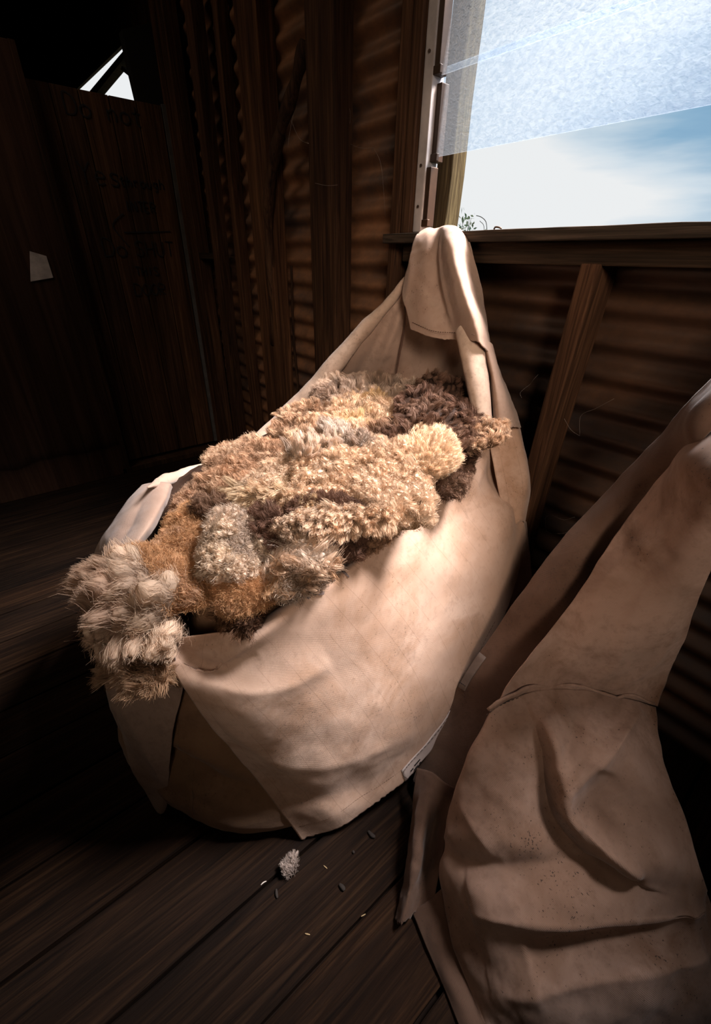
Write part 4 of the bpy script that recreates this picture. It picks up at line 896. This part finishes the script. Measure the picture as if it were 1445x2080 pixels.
fleece('grey nubbly fleece at the back of the heap against the canvas', (-1.057,0.894,0.824),(0.126,0.077,0.015),(-0.064,0.053,0.011), .035, 420, .030, .0085, (.16,.11,.085), GREY, (0, .1, 1), .8, seed=1, nub=0.4, curl=.5, alt=WHITE)
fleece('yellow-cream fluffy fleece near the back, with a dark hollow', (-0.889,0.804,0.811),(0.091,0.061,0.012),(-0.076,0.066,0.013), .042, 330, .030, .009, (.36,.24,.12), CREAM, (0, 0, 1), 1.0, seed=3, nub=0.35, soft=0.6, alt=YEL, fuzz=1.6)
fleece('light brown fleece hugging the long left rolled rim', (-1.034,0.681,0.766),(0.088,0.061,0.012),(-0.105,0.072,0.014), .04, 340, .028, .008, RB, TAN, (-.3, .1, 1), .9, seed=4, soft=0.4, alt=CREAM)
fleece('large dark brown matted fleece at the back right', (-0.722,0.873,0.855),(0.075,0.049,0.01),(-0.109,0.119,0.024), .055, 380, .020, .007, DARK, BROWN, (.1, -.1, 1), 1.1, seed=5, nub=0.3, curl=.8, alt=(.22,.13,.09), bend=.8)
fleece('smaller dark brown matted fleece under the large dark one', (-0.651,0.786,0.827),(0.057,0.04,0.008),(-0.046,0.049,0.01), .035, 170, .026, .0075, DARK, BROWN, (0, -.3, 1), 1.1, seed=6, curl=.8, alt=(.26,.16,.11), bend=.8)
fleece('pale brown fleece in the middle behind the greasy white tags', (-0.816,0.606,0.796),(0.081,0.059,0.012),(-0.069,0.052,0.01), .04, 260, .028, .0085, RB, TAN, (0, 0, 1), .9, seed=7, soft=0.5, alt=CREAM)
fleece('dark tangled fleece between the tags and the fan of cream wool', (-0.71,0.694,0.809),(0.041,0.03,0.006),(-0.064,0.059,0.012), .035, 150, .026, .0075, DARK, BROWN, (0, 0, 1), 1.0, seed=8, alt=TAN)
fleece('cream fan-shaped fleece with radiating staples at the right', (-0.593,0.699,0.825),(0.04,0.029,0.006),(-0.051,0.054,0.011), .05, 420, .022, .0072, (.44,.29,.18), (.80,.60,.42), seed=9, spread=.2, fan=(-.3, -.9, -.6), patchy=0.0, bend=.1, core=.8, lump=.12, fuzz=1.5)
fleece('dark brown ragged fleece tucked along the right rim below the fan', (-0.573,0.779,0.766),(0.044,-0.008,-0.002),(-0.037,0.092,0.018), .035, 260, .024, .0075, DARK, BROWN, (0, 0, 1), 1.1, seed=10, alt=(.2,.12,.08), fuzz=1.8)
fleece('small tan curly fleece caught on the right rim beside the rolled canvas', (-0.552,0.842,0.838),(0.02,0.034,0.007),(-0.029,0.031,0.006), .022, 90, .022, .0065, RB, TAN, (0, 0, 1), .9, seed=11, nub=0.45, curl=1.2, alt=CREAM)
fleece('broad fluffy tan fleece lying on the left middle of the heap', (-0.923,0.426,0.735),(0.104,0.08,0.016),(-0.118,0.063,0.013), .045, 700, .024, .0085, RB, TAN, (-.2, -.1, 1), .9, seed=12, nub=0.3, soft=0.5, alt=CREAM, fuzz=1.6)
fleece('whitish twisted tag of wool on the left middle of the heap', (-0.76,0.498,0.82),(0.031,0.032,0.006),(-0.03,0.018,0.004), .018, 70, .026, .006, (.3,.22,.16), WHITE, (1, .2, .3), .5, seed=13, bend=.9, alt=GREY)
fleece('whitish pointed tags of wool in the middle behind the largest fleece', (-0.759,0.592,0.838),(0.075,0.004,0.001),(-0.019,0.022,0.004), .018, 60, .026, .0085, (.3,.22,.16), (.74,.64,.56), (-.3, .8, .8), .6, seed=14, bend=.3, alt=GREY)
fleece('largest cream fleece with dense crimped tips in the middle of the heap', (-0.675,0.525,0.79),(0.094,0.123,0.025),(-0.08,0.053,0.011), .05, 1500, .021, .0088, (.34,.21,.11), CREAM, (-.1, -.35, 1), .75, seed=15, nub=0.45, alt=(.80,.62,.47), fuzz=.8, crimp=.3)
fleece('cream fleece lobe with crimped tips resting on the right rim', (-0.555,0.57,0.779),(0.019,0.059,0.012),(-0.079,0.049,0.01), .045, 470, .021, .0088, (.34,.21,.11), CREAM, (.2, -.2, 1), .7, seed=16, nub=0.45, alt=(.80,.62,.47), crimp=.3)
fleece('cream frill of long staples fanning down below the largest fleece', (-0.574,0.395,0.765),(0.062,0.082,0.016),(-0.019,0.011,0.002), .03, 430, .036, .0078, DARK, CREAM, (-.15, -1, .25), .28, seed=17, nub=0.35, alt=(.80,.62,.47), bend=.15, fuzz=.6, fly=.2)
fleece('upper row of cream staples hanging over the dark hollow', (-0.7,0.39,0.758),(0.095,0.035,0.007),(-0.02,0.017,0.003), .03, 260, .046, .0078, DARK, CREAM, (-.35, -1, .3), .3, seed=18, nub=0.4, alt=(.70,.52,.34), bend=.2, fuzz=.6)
fleece('dark brown wool added as shade between the round white ball and the cream fleece', (-0.643,0.324,0.745),(0.039,0,0),(-0.01,0.019,0.004), .03, 130, .024, .007, DARK, BROWN, (0, -.3, 1), .9, seed=34, fuzz=1.5)  # dark wool put in to deepen the shade of this gap
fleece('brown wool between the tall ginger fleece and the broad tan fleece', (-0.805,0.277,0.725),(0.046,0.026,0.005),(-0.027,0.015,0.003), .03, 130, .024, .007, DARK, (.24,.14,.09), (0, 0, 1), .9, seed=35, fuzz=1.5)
fleece('thin dark wool added as shade in the hollow between the cream frill and the upper row of staples', (-0.588,0.421,0.782),(0.043,0.045,0.009),(-0.012,0.008,0.002), .02, 220, .02, .007, DARK, BROWN, (0, -.6, .6), .9, seed=33, fuzz=1.5)  # dark wool stands in for the shade inside this hollow
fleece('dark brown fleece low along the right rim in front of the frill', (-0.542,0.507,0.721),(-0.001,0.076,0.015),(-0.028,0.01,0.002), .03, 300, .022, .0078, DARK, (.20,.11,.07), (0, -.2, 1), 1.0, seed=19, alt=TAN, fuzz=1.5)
fleece('dark brown wool raised to shade the hollow between the frill and the white curls', (-0.566,0.371,0.716),(0.05,0.06,0.012),(-0.022,0.013,0.003), .03, 300, .030, .008, DARK, BROWN, (0, 0, 1), 1.0, seed=20, fuzz=1.6)  # brown wool lifted so its colour gives the hollow its shade
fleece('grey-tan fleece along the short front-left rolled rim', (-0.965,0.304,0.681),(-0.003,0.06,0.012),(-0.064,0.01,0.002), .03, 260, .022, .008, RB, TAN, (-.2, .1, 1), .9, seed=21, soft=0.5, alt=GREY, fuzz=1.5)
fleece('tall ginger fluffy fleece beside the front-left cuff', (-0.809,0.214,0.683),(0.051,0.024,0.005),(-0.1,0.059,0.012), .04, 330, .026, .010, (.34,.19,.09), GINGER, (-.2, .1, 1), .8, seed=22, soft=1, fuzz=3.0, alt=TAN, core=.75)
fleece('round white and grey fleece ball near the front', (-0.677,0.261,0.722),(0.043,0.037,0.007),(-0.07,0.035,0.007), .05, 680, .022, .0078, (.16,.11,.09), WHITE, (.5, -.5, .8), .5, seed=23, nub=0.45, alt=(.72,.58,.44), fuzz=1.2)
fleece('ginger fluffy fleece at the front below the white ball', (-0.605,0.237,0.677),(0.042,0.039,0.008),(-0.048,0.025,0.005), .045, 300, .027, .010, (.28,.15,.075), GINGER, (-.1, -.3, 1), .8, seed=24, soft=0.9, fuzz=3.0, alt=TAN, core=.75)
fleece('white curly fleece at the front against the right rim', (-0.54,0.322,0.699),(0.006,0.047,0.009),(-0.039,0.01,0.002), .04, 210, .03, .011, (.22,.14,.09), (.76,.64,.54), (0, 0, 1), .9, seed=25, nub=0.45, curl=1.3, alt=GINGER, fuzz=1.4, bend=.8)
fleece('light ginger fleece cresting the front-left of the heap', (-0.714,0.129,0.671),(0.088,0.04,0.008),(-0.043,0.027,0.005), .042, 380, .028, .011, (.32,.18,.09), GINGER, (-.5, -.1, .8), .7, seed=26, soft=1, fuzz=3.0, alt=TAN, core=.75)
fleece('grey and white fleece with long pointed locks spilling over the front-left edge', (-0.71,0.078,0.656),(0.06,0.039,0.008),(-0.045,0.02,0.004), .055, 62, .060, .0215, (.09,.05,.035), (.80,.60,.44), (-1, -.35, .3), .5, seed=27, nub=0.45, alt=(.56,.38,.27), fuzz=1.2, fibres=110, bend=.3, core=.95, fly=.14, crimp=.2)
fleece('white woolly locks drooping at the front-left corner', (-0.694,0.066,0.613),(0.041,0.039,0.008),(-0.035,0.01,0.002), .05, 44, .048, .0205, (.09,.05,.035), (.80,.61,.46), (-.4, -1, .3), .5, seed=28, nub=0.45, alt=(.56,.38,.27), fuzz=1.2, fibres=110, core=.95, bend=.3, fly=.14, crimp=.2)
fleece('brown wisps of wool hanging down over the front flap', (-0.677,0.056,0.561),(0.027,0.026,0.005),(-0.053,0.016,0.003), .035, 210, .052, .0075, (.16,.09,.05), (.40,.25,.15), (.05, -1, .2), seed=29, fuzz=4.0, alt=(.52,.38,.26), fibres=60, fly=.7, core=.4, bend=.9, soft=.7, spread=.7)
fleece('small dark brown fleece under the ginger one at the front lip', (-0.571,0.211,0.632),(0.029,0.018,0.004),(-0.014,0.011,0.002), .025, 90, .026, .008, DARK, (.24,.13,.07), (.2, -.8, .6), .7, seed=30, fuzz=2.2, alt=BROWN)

# ------------------------------------------------------------------ small things on the floor, straw and webs
def bit(name, px_pts, rad, mat, label, cat, grp=None, flat=.7):
    mb = MB(); n = 10; P = path(px_pts, n); mb.tube(P, [rad * (.5 + .5 * math.sin(math.pi * min(1, max(0, i / (n - 1) * .9 + .05)))) for i in range(n)], 7, flat=flat)
    return tag(mb.build(name, mat, None, True), label, cat, grp)
fleece('single small pale tuft of wool lying on the floorboards', (-0.421,0.176,0.012), (.011, .006, 0), (-.010, .017, 0), .010, 60, .012, .0042, (.30,.24,.21), (.50,.42,.38), (0, 0, 1), .8, seed=40, fibres=14, grp=None, fuzz=.8)
bit('twig', [(-0.405,0.131,0.004), (-0.397,0.127,0.004), (-0.39,0.125,0.004)], .0032, M['dung'], 'short dark stick on the floorboard below the pale wool tuft', 'stick')
bit('wool_thread', [(-0.433,0.108,0.003), (-0.433,0.114,0.004), (-0.431,0.121,0.004)], .0013, M['paper'], 'tiny pale thread in the floor gap', 'thread')
bit('dung_pellet', [(-0.325,0.244,0.004), (-0.315,0.246,0.005), (-0.309,0.246,0.004)], .005, M['dung'], 'dark dropping in the middle of a floorboard', 'dropping')
bit('dung_pellet', [(-0.363,0.361,0.004), (-0.35,0.362,0.005), (-0.343,0.366,0.004)], .005, M['dung'], 'dark dropping just in front of the side panel hem', 'dropping')
bit('dung_pellet', [(-0.355,0.307,0.004), (-0.349,0.306,0.004)], .003, M['dung'], 'tiny dark dropping between the larger ones and the sack', 'dropping')
bit('straw', [(-0.305,0.14,0.003), (-0.297,0.147,0.003)], .0013, M['straw'], 'short straw bit beside the floorboard knot', 'straw')
bit('straw', [(-0.375,0.237,0.003), (-0.365,0.24,0.003)], .0012, M['straw'], 'short straw bit right of the pale wool tuft', 'straw')
bit('straw', [(-0.253,0.247,0.003), (-0.25,0.257,0.003)], .0012, M['straw'], 'short straw bit at the floor gap near the torn strip', 'straw')
# cobwebs: threads strung between stud, sheeting and rail
def web(lst, label, r=.00035):
    mb = MB()
    for pl in lst: mb.tube(path(pl, 14), r * .5, 4)
    return tag(mb.build('cobweb', M['web'], None, True), label, 'cobweb')
web([[(-0.5,1.17,0.527), (-0.477,1.15,0.556), (-0.439,1.15,0.557), (-0.419,1.17,0.569)], [(-0.5,1.17,0.527), (-0.483,1.17,0.486), (-0.434,1.15,0.512), (-0.417,1.17,0.523)]], 'cobweb threads low on the iron right of the lit narrow stud', .0006)
web([[(-0.539,1.12,0.863), (-0.522,1.14,0.853), (-0.494,1.16,0.813), (-0.474,1.18,0.796)], [(-0.474,1.18,0.796), (-0.486,1.18,0.848), (-0.455,1.18,0.876), (-0.419,1.18,0.91)]], 'cobweb threads right of the lit narrow stud at mid height', .0005)
web([[(-0.648,1.18,0.9), (-0.63,1.16,0.92), (-0.631,1.18,0.93)], [(-0.648,1.18,0.9), (-0.673,1.18,0.871), (-0.666,1.18,0.856)]], 'cobweb threads left of the lit narrow stud', .0006)
web([[(-1.755,1.12,1.629), (-1.741,1.13,1.594), (-1.695,1.12,1.566), (-1.631,1.11,1.547)], [(-1.737,1.12,1.646), (-1.764,1.12,1.607), (-1.788,1.12,1.557)]], 'cobweb thread hanging from the crooked branch brace', .0008)
web([[(-1.586,1.1,1.431), (-1.519,1.105,1.419), (-1.452,1.1,1.415)]], 'single thread across the broad saw-marked stud', .0006)
web([[(-1.518,1.18,1.657), (-1.474,1.17,1.612), (-1.501,1.18,1.542)], [(-1.501,1.18,1.542), (-1.42,1.17,1.517), (-1.362,1.18,1.511)], [(-1.362,1.18,1.511), (-1.311,1.17,1.455), (-1.293,1.18,1.324)]], 'faint cobweb on the iron between the saw-marked stud and the window post', .0005)
